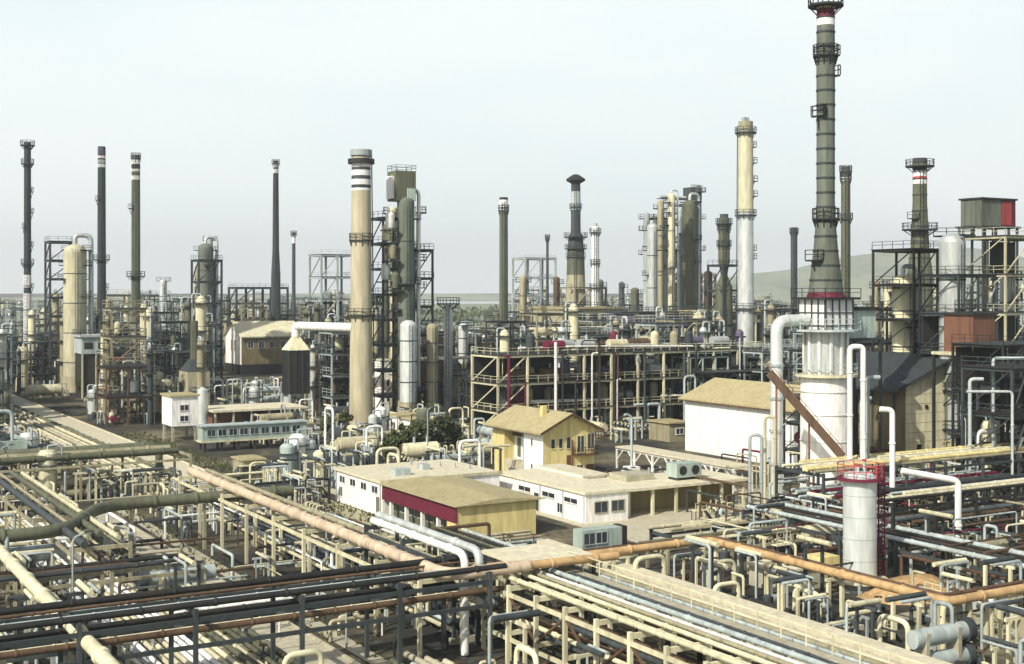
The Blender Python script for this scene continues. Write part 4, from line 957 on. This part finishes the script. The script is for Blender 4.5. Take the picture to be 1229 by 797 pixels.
def hall(px0,px1,Y,ytop,hgt_px,d,m,rm,look,nb):
    b0,a0=at(px0,Y); w_=(px1-px0)/F*Y/C_*.93; t=thing('process_hall',look,'hall',b0,a0); z1=Zt(Y,ytop); z0=z1-hgt_px*Y/F
    MB().box(0,w_,0,d,z0,z1).build('wall',m,t); MB().box(-.5,w_+.5,-.5,d+.5,z1+.01,z1+.5).build('roof',rm,t)
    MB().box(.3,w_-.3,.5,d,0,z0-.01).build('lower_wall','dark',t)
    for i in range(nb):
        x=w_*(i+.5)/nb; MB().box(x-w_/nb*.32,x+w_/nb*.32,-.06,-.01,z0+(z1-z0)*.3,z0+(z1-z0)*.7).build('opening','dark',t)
        MB().beam((w_*i/nb+.2,.2,0),(w_*i/nb+.2,.2,z0),.35).build('post','cream',t)
    MB().rail([(-.3,d,z1+.5),(-.3,-.3,z1+.5),(w_+.3,-.3,z1+.5)],1.2,.12).build('railing','slate',t)
    exclude(b0-1,b0+w_+1,a0-1,a0+d+1); landmark('the '+look.split(' with ')[0], b0+w_/2,a0); return t
hall(676,757,330,371,18,16,'tan','roof','long tan hall with slotted front',5)
hall(762,846,320,377,16,12,'purple','slate','violet grey hall with pale rails',6)
hall(846,932,345,375,13,12,'tan','roof','low tan hall with dark slots',7)
hall(668,792,275,397,9,10,'cream','roofp','thin cream deck hall with dark front',8)
hall(0,60,420,440,8,10,'tan','roofp','low cream hall at the left edge',4)
hall(98,128,300,405,20,8,'pale','silver','stacked pale box hall with ribs',2)

# ================================================================== FILLER EQUIPMENT
HIDE=(0,-400)
def proto(name, look, cat, grp): return thing(name, look, cat, HIDE[0], HIDE[1], group=grp, auto=True)
PR = {}
def vessel(m, look, h, r):
    t = proto('vertical_vessel', look, 'vessel', 'upright vessels around the plant')
    MB().lathe([(r,1),(r,h-r*.5),(r*.75,h-r*.12),(0,h)],14).build('shell',m,t); MB().lathe([(r*1.1,0),(r*1.02,1)],14).build('skirt','slate',t)
    q=MB(); q.ring(0,0,h*.7,h*.7+.12,r*.98,r+.8,12); q.ring(0,0,h*.7+1,h*.7+1.08,r+.7,r+.8,12)
    for i in range(8): an=i*math.pi/4; q.beam(((r+.75)*math.cos(an),(r+.75)*math.sin(an),h*.7),((r+.75)*math.cos(an),(r+.75)*math.sin(an),h*.7+1.05),.07)
    q.build('platform','slate',t); MB().tube([(0,0,h-.2),(0,0,h+.6),(r+.6,0,h+.6),(r+.6,0,.3)],.14,7,.4).build('riser','pale',t); return t
def drum(m, look):
    t = proto('horizontal_drum', look, 'drum', 'horizontal drums around the plant')
    s=MB(); s.tube([(-2.8,0,1.7),(2.8,0,1.7)],1.0,16); s.tube([(-3.15,0,1.7),(-2.8,0,1.7)],.75,14); s.tube([(2.8,0,1.7),(3.15,0,1.7)],.75,14); s.build('shell',m,t)
    for x in (-1.8,1.8): MB().box(x-.2,x+.2,-.75,.75,0,.95).build('saddle','concrete',t)
    for x in (-1,1.2): MB().cyl(x,0,2.6,3.4,.22,8).build('nozzle','pale',t)
    return t
def exch(m, look):
    t = proto('heat_exchanger', look, 'heat exchanger', 'stacked heat exchangers')
    for z in (1.1,2.7):
        MB().tube([(-3,0,z),(2.4,0,z)],.6,14).build('shell',m,t); MB().tube([(2.42,0,z),(3.1,0,z)],.78,14).build('channel_head','slate',t)
    for x in (-2,1.4): MB().box(x-.18,x+.18,-.6,.6,0,3.1).build('saddle','concrete',t)
    MB().tube([(1.2,0,3.2),(1.2,0,4.4),(1.2,1.6,4.4),(1.2,1.6,0)],.16,7,.4).build('pipe','pale',t); return t
def pump():
    t = proto('pump', 'small pump on a concrete plinth', 'pump', 'pumps on plinths')
    MB().box(-1,1,-.45,.45,0,.4).build('plinth','concrete',t); MB().tube([(-.85,0,.85),(.1,0,.85)],.32,12).build('motor','pale',t)
    MB().lathe([(.15,.4),(.42,.55),(.42,1.1),(.15,1.25)],12,cx=.5).build('casing','slate',t); MB().tube([(.5,0,1.2),(.5,0,2.6),(.5,1.4,2.6)],.12,8,.3).build('discharge_pipe','cream',t); return t
def manifold(m, look):
    t = proto('valve_manifold', look, 'valves', 'valve manifolds between the pipes')
    MB().tube([(-2.2,0,1.0),(2.2,0,1.0)],.2,8).build('header',m,t)
    for i in range(4):
        x=-1.6+i*1.07; MB().tube([(x,0,1.0),(x,0,1.9),(x,.9,1.9),(x,.9,.1)],.1,6,.2).build('branch_pipe',m,t)
        o=MB().cyl(x,0,1.3,1.65,.2,8).build('valve','slate' if m=='cream' else 'pale',t); MB().ring(x,0,2.2,2.27,.16,.26,10).build('handwheel','slate',o); 
    for x in (-2,2): MB().beam((x,0,0),(x,0,.8),.16).build('post','slate',t)
    return t
def loop(m, look, h=6.0, w=3.0):
    t = proto('pipe_loop', look, 'pipe', 'upright pipe loops')
    MB().tube([(-w/2,0,0),(-w/2,0,h),(w/2,0,h),(w/2,0,0)],.2,9,.7).build('pipe',m,t)
    for z in (h*.35,h*.7): MB().beam((-w/2-.2,0,z),(w/2+.2,0,z),.12).build('tie_bar','slate',t)
    return t
def finfan():
    t = proto('air_cooler', 'raised grey air cooler with fans', 'air cooler', 'raised air coolers')
    MB().box(-4,4,-2.4,2.4,5.2,6.3).build('casing','green',t)
    for x in (-2.6,0,2.6): MB().lathe([(1.0,6.31),(1.05,6.8),(.95,6.8),(.95,6.31)],14,cx=x).build('fan_ring','slate',t)
    for x in (-3.8,0,3.8):
        for y in (-2.2,2.2): MB().beam((x,y,0),(x,y,5.2),.24).build('leg','cream',t)
    q=MB()
    for y in (-2.2,2.2): q.beam((-3.8,y,.3),(0,y,5),.12); q.beam((3.8,y,.3),(0,y,5),.12)
    q.build('bracing','cream',t); return t
def heater():
    t = proto('fired_heater', 'boxy fired heater with stub stack', 'heater', 'boxy fired heaters')
    MB().box(-2.8,2.8,-2,2,1.4,7.5).build('casing','tan',t); MB().add([(-2.8,-2,7.51),(2.8,-2,7.51),(2.8,2,7.51),(-2.8,2,7.51),(-.8,-.8,9.3),(.8,-.8,9.3),(.8,.8,9.3),(-.8,.8,9.3)],[(0,1,5,4),(1,2,6,5),(2,3,7,6),(3,0,4,7),(4,5,6,7)]).build('hood','slate',t)
    MB().cyl(0,0,9.3,15,.75,14,.65).build('stack','olive',t)
    for x in (-2.6,2.6):
        for y in (-1.8,1.8): MB().beam((x,y,0),(x,y,1.4),.3).build('leg','slate',t)
    MB().rail([(-3,2,4.4),(-3,-2.4,4.4),(3,-2.4,4.4),(3,2,4.4)],1.1,.08).build('railing','pale',t); MB().box(-3.1,3.1,-2.6,-2.01,4.2,4.35).build('walkway','slate',t); return t
def tank():
    t = proto('storage_tank', 'squat pale storage tank with stair', 'tank', 'squat storage tanks')
    MB().lathe([(3.4,0),(3.4,5.2),(0,6)],28).build('shell','roofp',t); q=MB()
    for i in range(14): an=-2.6+i*.11; q.box(3.55*math.cos(an)-.3,3.55*math.cos(an)+.3,3.55*math.sin(an)-.3,3.55*math.sin(an)+.3,.3+i*.36,.38+i*.36)
    q.build('stair','slate',t); MB().ring(0,0,6,6.06,3.3,3.4,24).build('handrail','slate',t); return t
def hut(m, look):
    t = proto('equipment_hut', look, 'hut', 'small flat-roofed huts')
    MB().box(-2.6,2.6,-1.9,1.9,0,2.9).build('wall',m,t); MB().box(-2.9,2.9,-2.2,2.2,2.91,3.15).build('roof','roof',t)
    MB().box(-.5,.5,-1.95,-1.91,0,2.1).build('door','slate',t)
    for x in (-2,1.1): window(t,'a',x,x+.9,1.2,2.1,-1.9)
    window(t,'b',-.8,.6,1.2,2.1,-2.6); return t
def fr(w_,d,h,fl,m,look,nx=2,deckm='slate'):
    t = frame(HIDE[0],HIDE[1],w_,d,h,fl,m,look,nx=nx,deckm=deckm); return t
def portal(m, look, h, w=2.0):
    t = proto('pipe_support', look, 'pipe support', 'small pipe supports')
    for x in (-w/2,w/2): MB().beam((x,0,0),(x,0,h),.2).build('post',m,t)
    MB().beam((-w/2-.3,0,h+.08),(w/2+.3,0,h+.08),.18).build('crosshead',m,t); MB().tube([(0,-1.6,h+.35),(0,1.6,h+.35)],.17,8).build('pipe_length','cream' if m!='cream' else 'slate',t)
    MB().tube([(w/2-.3,-1.2,h+.3),(w/2-.3,1.4,h+.3),(w/2-.3,1.4,.1)],.11,7,.3).build('branch_pipe','pale',t); return t
def crossover():
    t = proto('stile', 'small steel step-over', 'steps', 'step-overs between the pipes')
    MB().box(-.8,.8,-.4,.4,1.3,1.38).build('deck','cream',t)
    for x in (-.75,.75):
        for y in (-.38,.38): MB().beam((x,y,0),(x,y,1.3),.08).build('leg','slate',t)
    MB().rail([(-.8,-.4,1.38),(.8,-.4,1.38)],1,.05,.8).build('railing','cream',t); MB().beam((.8,0,1.3),(1.8,0,0),.7,.06).build('steps','slate',t); return t
def valveset(m):
    t = proto('valve_stand', 'upright %s valve stand'%('dark' if m=='slate' else 'pale'), 'valve', 'upright valve stands')
    MB().tube([(-.7,0,0),(-.7,0,.8),(.7,0,.8),(.7,0,0)],.13,8,.25).build('pipe',m,t); o=MB().lathe([(.22,.6),(.22,1.0),(.08,1.15),(.06,1.6)],10).build('valve_body','slate' if m!='slate' else 'pale',t)
    MB().ring(0,0,1.6,1.66,.2,.32,12).build('handwheel','brown',o); return t
def dvessel(m, look):
    t = proto('deck_vessel', look, 'vessel', 'small vessels on frame decks')
    MB().lathe([(.7,.4),(.7,2.3),(.45,2.7),(0,2.8)],10).build('shell',m,t); MB().cyl(0,0,0,.4,.5,8).build('foot','slate',t); MB().tube([(0,0,2.7),(0,0,3.1),(.9,0,3.1),(.9,0,0)],.1,6,.2).build('riser','pale',t); return t
def ddrum(m, look):
    t = proto('deck_drum', look, 'drum', 'small drums on frame decks')
    MB().tube([(-1.7,0,1.1),(1.7,0,1.1)],.65,12).build('shell',m,t)
    for x in (-1,1): MB().box(x-.12,x+.12,-.5,.5,0,.6).build('saddle','slate',t)
    return t
def lamp():
    t = proto('lamp_post', 'thin pale lamp post', 'lamp post', 'lamp posts')
    MB().tube([(0,0,0),(0,0,7.5),(1.2,0,7.9)],.09,6,.4).build('pole','pale',t); MB().box(1.0,1.8,-.15,.15,7.85,7.98).build('lamp','slate',t); return t
def small_col(m, look, h, r):
    t = proto('slim_column', look, 'column', 'slim process columns')
    MB().lathe([(r,0),(r,h),(r*.6,h+r*.7),(0,h+r)],12).build('shell',m,t)
    for z in (h*.4,h*.7,h*.97):
        q=MB(); q.ring(0,0,z,z+.15,r*.97,r+1.0,12); q.ring(0,0,z+1,z+1.1,r+.9,r+1,12); q.build('platform','slate',t)
    MB().tube([(0,0,h),(0,0,h+1.4),(r+.7,0,h+1.4),(r+.7,0,1)],.2,7,.5).build('overhead_pipe','pale',t)
    MB().beam((0,-r-.3,0),(0,-r-.3,h),.3,.08).build('ladder','cream',t); return t
K = [  # proto, height, radius, weight-low-zone, weight-mid, weight-tall
 (portal('cream','cream pipe support portal',3.0),3.4,1.5,9,1,0),(portal('slate','dark pipe support portal',3.8,1.6),4.2,1.4,7,1,0),(portal('pale','pale pipe support portal',2.2,1.4),2.6,1.3,7,1,0),(crossover(),2.4,1.2,3,0,0),(valveset('cream'),1.7,.9,8,0,0),(valveset('slate'),1.7,.9,6,0,0),
  (vessel('silver','silver upright vessel',6.5,1.1),7.2,2,0,2,2),(vessel('cream','cream upright vessel',8.5,1.3),9.2,2,0,1.5,3),(vessel('olive','olive upright vessel',7,1.0),7.7,2,0,2,2),
 (drum('cream','cream horizontal drum'),3.4,3.5,.8,3,1),(drum('slate','slate horizontal drum'),3.4,3.5,.8,3,1),(drum('brown','brown horizontal drum'),3.4,3.5,.3,1,0),
 (exch('pale','pale double heat exchanger'),4.4,3.5,1,3,1),(exch('tan','tan double heat exchanger'),4.4,3.5,1,2,1),
 (pump(),2.6,1.6,6,2,0),(manifold('cream','cream valve manifold'),2.3,2.5,3,2,0),(manifold('brown','brown valve manifold'),2.3,2.5,2.5,2,0),
 (loop('white','white upright pipe loop',6.0),6,1.8,0,3,1),(loop('pale','pale upright pipe loop',8.5,2.2),8.5,1.5,0,3,2),(loop('cream','low cream pipe loop',3.0,2.6),3,1.6,4,1,0),
 (finfan(),6.8,4.5,0,2,2),(heater(),15,3.5,0,0,2),(tank(),6,4,0,1,0),(hut('wall','white-walled hut'),3.1,3.2,0,1,0),(hut('tan','tan-walled hut'),3.1,3.2,0,1,0),
 (fr(8,6,5.5,1,'cream','low cream steel frame',2,'dark'),6.6,4.5,.5,2,0),(fr(7,6,10,3,'slate','slate three-deck frame',2,'dark'),11,4.5,0,3,4),(fr(9,6,12,3,'dark','dark three-deck frame',3,'slate'),13,5,0,3,5),
 (fr(6,6,14,4,'pale','pale four-deck frame',1),15,4,0,1,4),(fr(8,7,9,2,'brown','brown two-deck frame',2,'dark'),10,4.8,0,3,3),
 (lamp(),8,.8,1,2,0),(small_col('silver','slim silver column',15,.7),17,2,0,0,3),(small_col('tan','slim tan column',18,.8),20,2,0,0,3),(small_col('slate','slim slate column',13,.6),15,2,0,1,3),
 (small_col('cream','tall cream column',21,1.1),24,2.4,0,0,4),(small_col('olive','tall olive column',23,.9),26,2.4,0,0,3),(fr(7,7,19,5,'slate','tall slate five-deck frame',2,'dark'),20,4.5,0,0,4),(fr(6,6,17,4,'tan','tall tan four-deck frame',1),18,4,0,0,3),(fr(10,6,15,3,'green','wide grey green frame',3,'dark'),16,5,0,0,3)]
DV=[dvessel('silver','small silver deck vessel'),dvessel('brown','small brown deck vessel'),dvessel('cream','small cream deck vessel'),ddrum('slate','small slate deck drum'),ddrum('cream','small cream deck drum'),ddrum('maroon','small maroon deck drum')]
CEIL=[(-60,355),(60,355),(110,346),(180,350),(240,345),(320,348),(400,345),(450,352),(505,375),(520,396),(598,392),(612,358),(640,342),(700,352),(760,350),(860,345),(885,350),(930,358),(950,370),(1050,355),(1110,335),(1300,300)]
def ceil_(x):
    for (x0,y0),(x1,y1) in zip(CEIL[:-1],CEIL[1:]):
        if x0<=x<=x1: return y0+(y1-y0)*(x-x0)/(x1-x0)
    return 385
GUARD=[(20,478,85,508,300),(70,498,125,530,230),(110,515,170,550,205),(150,530,235,563,188),(150,500,215,545,240),(232,545,300,600,160),(300,600,400,640,140),(716,500,842,560,214),(1125,430,1160,566,150),(583,496,716,590,168),(398,552,630,640,140),(628,575,720,636,140),(236,503,380,545,210),(206,466,252,530,240),(258,384,352,452,400),(336,380,422,475,256),(836,455,925,550,200),
 (1036,430,1148,566,185),(945,395,1015,592,160),(1005,555,1075,714,107),(412,240,452,506,244),(527,366,550,486,270),(440,425,520,480,255),(776,535,925,592,160),(700,600,870,634,140),(698,634,745,660,124),(590,652,700,684,120),
 (60,290,110,455,320),(476,384,530,420,250),(1120,278,1162,400,184),(886,380,905,415,322),(1066,330,1100,400,200),(248,484,372,505,225),(1125,375,1185,425,176),(1085,425,1150,566,176),(566,418,930,500,236),(940,390,1015,450,162)]
occ=list(EXC); spots=[]; counts={}
AW=[(49,55,156,430),(31,35.5,40,154),(35.5,37.5,60,150)]
FGT=[(21,28,40,154),(53.5,63.2,40,104),(43.5,50.5,40,80),(50.5,53.6,44,100),(-5,44.5,75,82),(38.5,43,78,137),(60,90,88,103),(85,91.5,58,101),(88,132,83,105),(14,48,157,166),(84,120,60,80)]
def ok(b,a,r,pad=0):
    for x0,x1,y0,y1 in occ+AW:
        if x0-r-pad<b<x1+r+pad and y0-r-pad<a<y1+r+pad: return False
    return True
rn=random.Random(77); total=0
def fillf(b,a,w_,d_,h_,fl,n_):
    for _ in range(n_):
        d=rn.choice(DV)
        if counts.get(d,0)>=95 : continue
        counts[d]=counts.get(d,0)+1; k=rn.randint(0,fl-1) if fl>1 else 0
        dup(d,b+rn.uniform(-.38,.38)*w_,a+rn.uniform(-.35,.35)*d_,h_*k/fl+(.12 if k else 0),rn.choice([0,math.pi/2]),(rn.uniform(.8,1.2),)*3)
Y=78.0
while Y<1250:
    cell = 2.9 if Y<165 else (5.2 if Y<300 else 7.0+(Y-300)*.036)
    x=-.43*Y-6
    while x<.43*Y+6:
        X=x+rn.uniform(-.3,.3)*cell; Yq=Y+rn.uniform(-.35,.35)*cell; x+=cell
        b,a=X*C_+Yq*S_,-X*S_+Yq*C_; px=CX+F*X/Yq
        fg = a<158 and b<76
        near = Yq<150
        zone = 3 if near or fg else (4 if Yq<240 else 5)
        if fg and any(x0<b<x1 and y0<a<y1 for x0,x1,y0,y1 in FGT): continue
        if not fg and any(x0<b<x1 and y0<a<y1 for x0,x1,y0,y1 in FGT) and rn.random()<.7: continue
        for _try in range(7):
            ws=[k[zone] for k in K]; kk=rn.choices(K,ws)[0]; pr_,h_,r_ = kk[0],kk[1],kk[2]
            sc_=rn.uniform(.8,1.2); zsc=sc_*rn.uniform(.85,1.25)
            if px>1090 and zone>3: zsc*=1.2
            top=HZ+(H-h_*zsc)*F/Yq; base=HZ+H*F/Yq; hw=r_*sc_*F/Yq
            if top<ceil_(px)-rn.choice([-8,0,0,4,12])+(16 if Yq<240 else 0): continue
            if any(px+hw>gx0 and px-hw<gx1 and base>gy0 and top<gy1 and Yq<gY for gx0,gy0,gx1,gy1,gY in GUARD): continue
            rr_=r_*sc_*.55
            if not ok(b,a,rr_): continue
            if counts.get(pr_,0)>=(90 if pr_.name.startswith('pipe_support') else 54 if pr_.name.startswith('steel_frame') else 250): continue
            counts[pr_]=counts.get(pr_,0)+1
            dup(pr_,b,a,0,rn.choice([0,0,math.pi/2,math.pi,-math.pi/2]),(sc_,sc_,zsc))
            occ.append((b-rr_,b+rr_,a-rr_,a+rr_)); total+=1
            if (pr_.name.startswith(('steel_frame','deck_tower'))) and h_>8 and Yq<620: fillf(b,a,6*sc_,4*sc_,(h_-1)*zsc,round((h_-1)/3.6) and {11:3,13:3,15:4,10:2,20:5,18:4,16:3}.get(h_,3),rn.randint(2,4))
            break
    Y+=cell
for fb_,fa_,w_,d_,hh_,fl_ in FR: fillf(fb_,fa_,w_,d_,hh_,fl_,min(26,int(w_*fl_/3.2)))
# low second pass between the taller equipment
Y=150.0; LOW=[k for k in K if k[3]>0 and k[1]<5]
while Y<330:
    x=-.43*Y
    while x<.43*Y:
        X=x+rn.uniform(-1,1); Yq=Y+rn.uniform(-1,1); x+=3.6+(Y-150)*.01
        b,a=X*C_+Yq*S_,-X*S_+Yq*C_; px=CX+F*X/Yq
        if any(x0<b<x1 and y0<a<y1 for x0,x1,y0,y1 in FGT): continue
        kk=rn.choices(LOW,[k[3] for k in LOW])[0]; pr_,h_,r_=kk[0],kk[1],kk[2]; sc_=rn.uniform(.8,1.3)
        top=HZ+(H-h_*sc_)*F/Yq; base=HZ+H*F/Yq; hw=r_*sc_*F/Yq; rr_=r_*sc_*.5
        if any(px+hw>gx0 and px-hw<gx1 and base>gy0 and top<gy1 and Yq<gY for gx0,gy0,gx1,gy1,gY in GUARD): continue
        if not ok(b,a,rr_) or counts.get(pr_,0)>=(94 if pr_.name.startswith('pipe_support') else 280): continue
        counts[pr_]=counts.get(pr_,0)+1; dup(pr_,b,a,0,rn.choice([0,math.pi/2,math.pi]),(sc_,sc_,sc_)); occ.append((b-rr_,b+rr_,a-rr_,a+rr_)); total+=1
    Y+=3.6+(Y-150)*.012
print('FILLER',total,{k.name:v for k,v in counts.items()})
# remove the source copies that stand behind the camera
for k in K+[(d_,) for d_ in DV]:
    for c in kids(k[0]):
        for g_ in kids(c): bpy.data.objects.remove(g_)
        bpy.data.objects.remove(c)
    REG.pop(k[0],None); bpy.data.objects.remove(k[0])

# ================================================================== TREES
def tree(b,a,h,look,seed):
    r=random.Random(seed); t=thing('tree',look,'tree',b,a,group='trees inside the plant',auto=True)
    q=MB(); q.tube([(0,0,0),(.1,0,h*.3),(0,.15,h*.6)],h*.03,7)
    for i in range(5):
        an=i*1.26+r.random(); q.tube([(0,0,h*(.3+.06*i)),(math.cos(an)*h*.16,math.sin(an)*h*.16,h*(.5+.07*i))],h*.012,5)
    q.build('trunk','bark',t); q=MB()
    cl=[(r.gauss(0,h*.14),r.gauss(0,h*.14),h*r.uniform(.45,.92),h*r.uniform(.08,.17)) for _ in range(14)]
    for cx,cy,cz,cr in cl:
        for _ in range(110):
            v=Vector((r.gauss(0,1),r.gauss(0,1),r.gauss(0,1))).normalized()*cr*r.uniform(.5,1.05); c=Vector((cx,cy,cz))+v
            u=Vector((r.gauss(0,1),r.gauss(0,1),r.gauss(0,1))).normalized()*.22; w_=u.orthogonal().normalized()*.2
            q.add([c-u,c+w_,c+u,c-w_],[(0,1,2,3)])
    q.build('crown','leaf',t)
for i,(px,py,h_) in enumerate([(478,556,5),(492,553,6),(508,552,5.5),(524,550,6.5),(546,548,5),(465,560,4),(412,520,4),(395,530,4.5),(8,452,11),(22,450,10),(50,448,12),(60,452,9),(100,478,5),(520,512,4.5)]):
    tree(*G(px,py),h_,'leafy olive green tree',i)
rn=random.Random(3)
q=MB()
for (b0,b1,a0,a1,cnt) in ((55,60,160,230,900),(56,60,100,146,350),(76,100,42,68,700),(35.4,38,60,150,260),(0,30,126,156,700)):
    for _ in range(cnt):
        b,a=rn.uniform(b0,b1),rn.uniform(a0,a1); p=W(b,a,0); s_=rn.uniform(.12,.38)
        for _k in range(4):
            an=rn.uniform(0,6.28); d=Vector((math.cos(an)*s_,math.sin(an)*s_,0)); e_=Vector((rn.uniform(-.1,.1),rn.uniform(-.1,.1),s_*1.3))
            q.add([p-d*.3,p+d*.3,p+d*.6+e_],[(0,1,2)])
o=q.build('scrub','leaf',None); o['kind']='stuff'; o['label']='low dry scrub growing between the pipes'; o['category']='scrub'

rn=random.Random(8)
for nm,x0,x1,y0,y1,cn in (('treeline',-420,120,900,1300,420),('treeline',120,700,950,1500,420)):
    q=MB()
    for _ in range(cn):
        cx,cy=rn.uniform(x0,x1),rn.uniform(y0,y1); hh=rn.uniform(5,12)
        for _k in range(14):
            c=Vector((cx+rn.gauss(0,3),cy+rn.gauss(0,3),hh*rn.uniform(.15,1))); u=Vector((rn.gauss(0,1),rn.gauss(0,1),rn.gauss(0,1))).normalized()*1.7; w_=u.orthogonal().normalized()*1.5
            q.add([c-u,c+w_,c+u,c-w_],[(0,1,2,3)])
    o=q.build(nm,'leaf',None); o['kind']='stuff'; o['label']='far-off low treeline beyond the %s of the plant'%('left side' if x0<0 else 'right side'); o['category']='treeline'

# ================================================================== LABELS
ONES='first second third fourth fifth sixth seventh eighth ninth tenth eleventh twelfth thirteenth fourteenth fifteenth sixteenth seventeenth eighteenth nineteenth'.split()
TENS={2:'twent',3:'thirt',4:'fort',5:'fift',6:'sixt',7:'sevent',8:'eight',9:'ninet'}
def ordn(k):
    if k < 20: return ONES[k-1]
    if k >= 100: return 'far-off'
    return TENS[k//10]+('ieth' if k%10==0 else 'y-'+ONES[k%10-1])
LW=[(t_, W(b_,a_)) for t_,b_,a_ in LAND]
def rel(p):
    best=None
    for t_,q in LW:
        d=(p.x-q.x)**2+((p.y-q.y)*.7)**2
        if best is None or d<best[0]: best=(d,t_,q)
    _,t_,q=best; dx=p.x/p.y*q.y-q.x; dy=p.y-q.y
    if abs(dx)>abs(dy)*.55: return ('right of ' if dx>0 else 'left of ')+t_
    return ('behind ' if dy>0 else 'in front of ')+t_
bpy.context.view_layer.update()
by={}
for o,look in REG.items():
    p=o.matrix_world.translation
    if o.type=='MESH' and len(o.data.vertices):
        vs=o.data.vertices; c=(vs[0].co+vs[len(vs)-1].co)/2; p=o.matrix_world@c
    fixed=any(k_ in look for k_ in (' on ',' in ',' behind ',' under ',' beside ',' before ',' left of',' right of',' near ',' along ',' between ',' across',' crossing',' over '))
    by.setdefault(look if fixed else look+', '+rel(p),[]).append((p.x/max(p.y,1),p.y,o))
for L,it in by.items():
    it.sort(key=lambda t:(t[0],t[1]))
    for k,(x_,y_,o) in enumerate(it):
        T=L if len(it)==1 else f'{L}, {ordn(k+1)} from left'
        if len(T.replace('-',' ').replace(',',' ').split())>16: T=T.replace(' from left','').replace('steel ','').replace('upright ','').replace(' with stub stack','').replace('boxy ','')
        o['label']=T; o['label']=' '.join(T.split())

# ================================================================== LIGHT, SKY, HAZE, CAMERA
sc = bpy.context.scene
w = bpy.data.worlds.new('World'); sc.world = w; w.use_nodes = True
n, l = w.node_tree.nodes, w.node_tree.links; bg = n['Background']
sky = n.new('ShaderNodeTexSky'); sky.sky_type = 'NISHITA'; sky.sun_disc = False
SUN_AZ = math.atan2(-.58, -.81); EL = R(40)
sky.sun_elevation = EL; sky.sun_rotation = SUN_AZ % (2*math.pi); sky.dust_density = 4; sky.air_density = 1; sky.altitude = 50
tc = n.new('ShaderNodeTexCoord'); mp = n.new('ShaderNodeMapping'); mp.inputs['Scale'].default_value = (1, 1, 3.5); l.new(tc.outputs['Generated'], mp.inputs['Vector'])
nz = n.new('ShaderNodeTexNoise'); nz.inputs['Scale'].default_value = 2.2; nz.inputs['Detail'].default_value = 5; l.new(mp.outputs[0], nz.inputs['Vector'])
rp = n.new('ShaderNodeValToRGB'); rp.color_ramp.elements[0].position = .3; rp.color_ramp.elements[0].color = (8.2, 9.35, 9.4, 1); rp.color_ramp.elements[1].position = .7; rp.color_ramp.elements[1].color = (9.4, 10.1, 10.0, 1)
l.new(nz.outputs['Fac'], rp.inputs['Fac'])
mx = n.new('ShaderNodeMix'); mx.data_type = 'RGBA'; sx = n.new('ShaderNodeSeparateXYZ'); l.new(tc.outputs['Generated'], sx.inputs[0]); mz = n.new('ShaderNodeMapRange'); mz.interpolation_type = 'SMOOTHSTEP'; mz.inputs['From Min'].default_value = .235; mz.inputs['From Max'].default_value = .40; mz.inputs['To Min'].default_value = .97; mz.inputs['To Max'].default_value = .03; l.new(sx.outputs['Z'], mz.inputs['Value']); l.new(mz.outputs[0], mx.inputs['Factor'])
l.new(sky.outputs[0], mx.inputs['A']); l.new(rp.outputs[0], mx.inputs['B']); l.new(mx.outputs['Result'], bg.inputs['Color']); bg.inputs['Strength'].default_value = .108
sd = bpy.data.lights.new('sun', 'SUN'); sd.energy = 5.0; sd.angle = R(.5); sd.color = (1, .95, .84)
so = bpy.data.objects.new('sun', sd); col.objects.link(so)
dv = Vector((math.sin(SUN_AZ)*math.cos(EL), math.cos(SUN_AZ)*math.cos(EL), math.sin(EL)))
so.rotation_euler = dv.to_track_quat('Z', 'Y').to_euler()
if HAZE:
    hm = bpy.data.materials.new('haze'); hm.use_nodes = True; hn, hl = hm.node_tree.nodes, hm.node_tree.links
    hn.remove(hn['Principled BSDF']); vs_ = hn.new('ShaderNodeVolumeScatter'); vs_.inputs['Density'].default_value = HAZE; vs_.inputs['Color'].default_value = (.90, 1, .99, 1); vs_.inputs['Anisotropy'].default_value = .2
    hl.new(vs_.outputs[0], hn['Material Output'].inputs['Volume'])
    mb = MB(); mb.box(-2500, 2500, -60, 3300, -5, 160); o = struct(mb, 'haze', hm, rot=0)
cam = bpy.data.cameras.new('camera'); co = bpy.data.objects.new('camera', cam); col.objects.link(co)
co.location = (0, 0, H); co.rotation_euler = (R(90), 0, 0)
cam.sensor_fit = 'HORIZONTAL'; cam.sensor_width = 36; cam.lens = 36*F/1229; cam.shift_y = -(398.5-HZ)/1229; cam.clip_end = 30000; cam.clip_start = .5
sc.camera = co
sc.view_settings.view_transform = 'Standard'; sc.view_settings.look = 'None'; sc.view_settings.exposure = 0; sc.view_settings.gamma = 1
sc.cycles.max_bounces = 5; sc.cycles.diffuse_bounces = 2; sc.cycles.glossy_bounces = 2; sc.cycles.volume_bounces = 0; sc.cycles.transparent_max_bounces = 4
sc.cycles.use_denoising = True
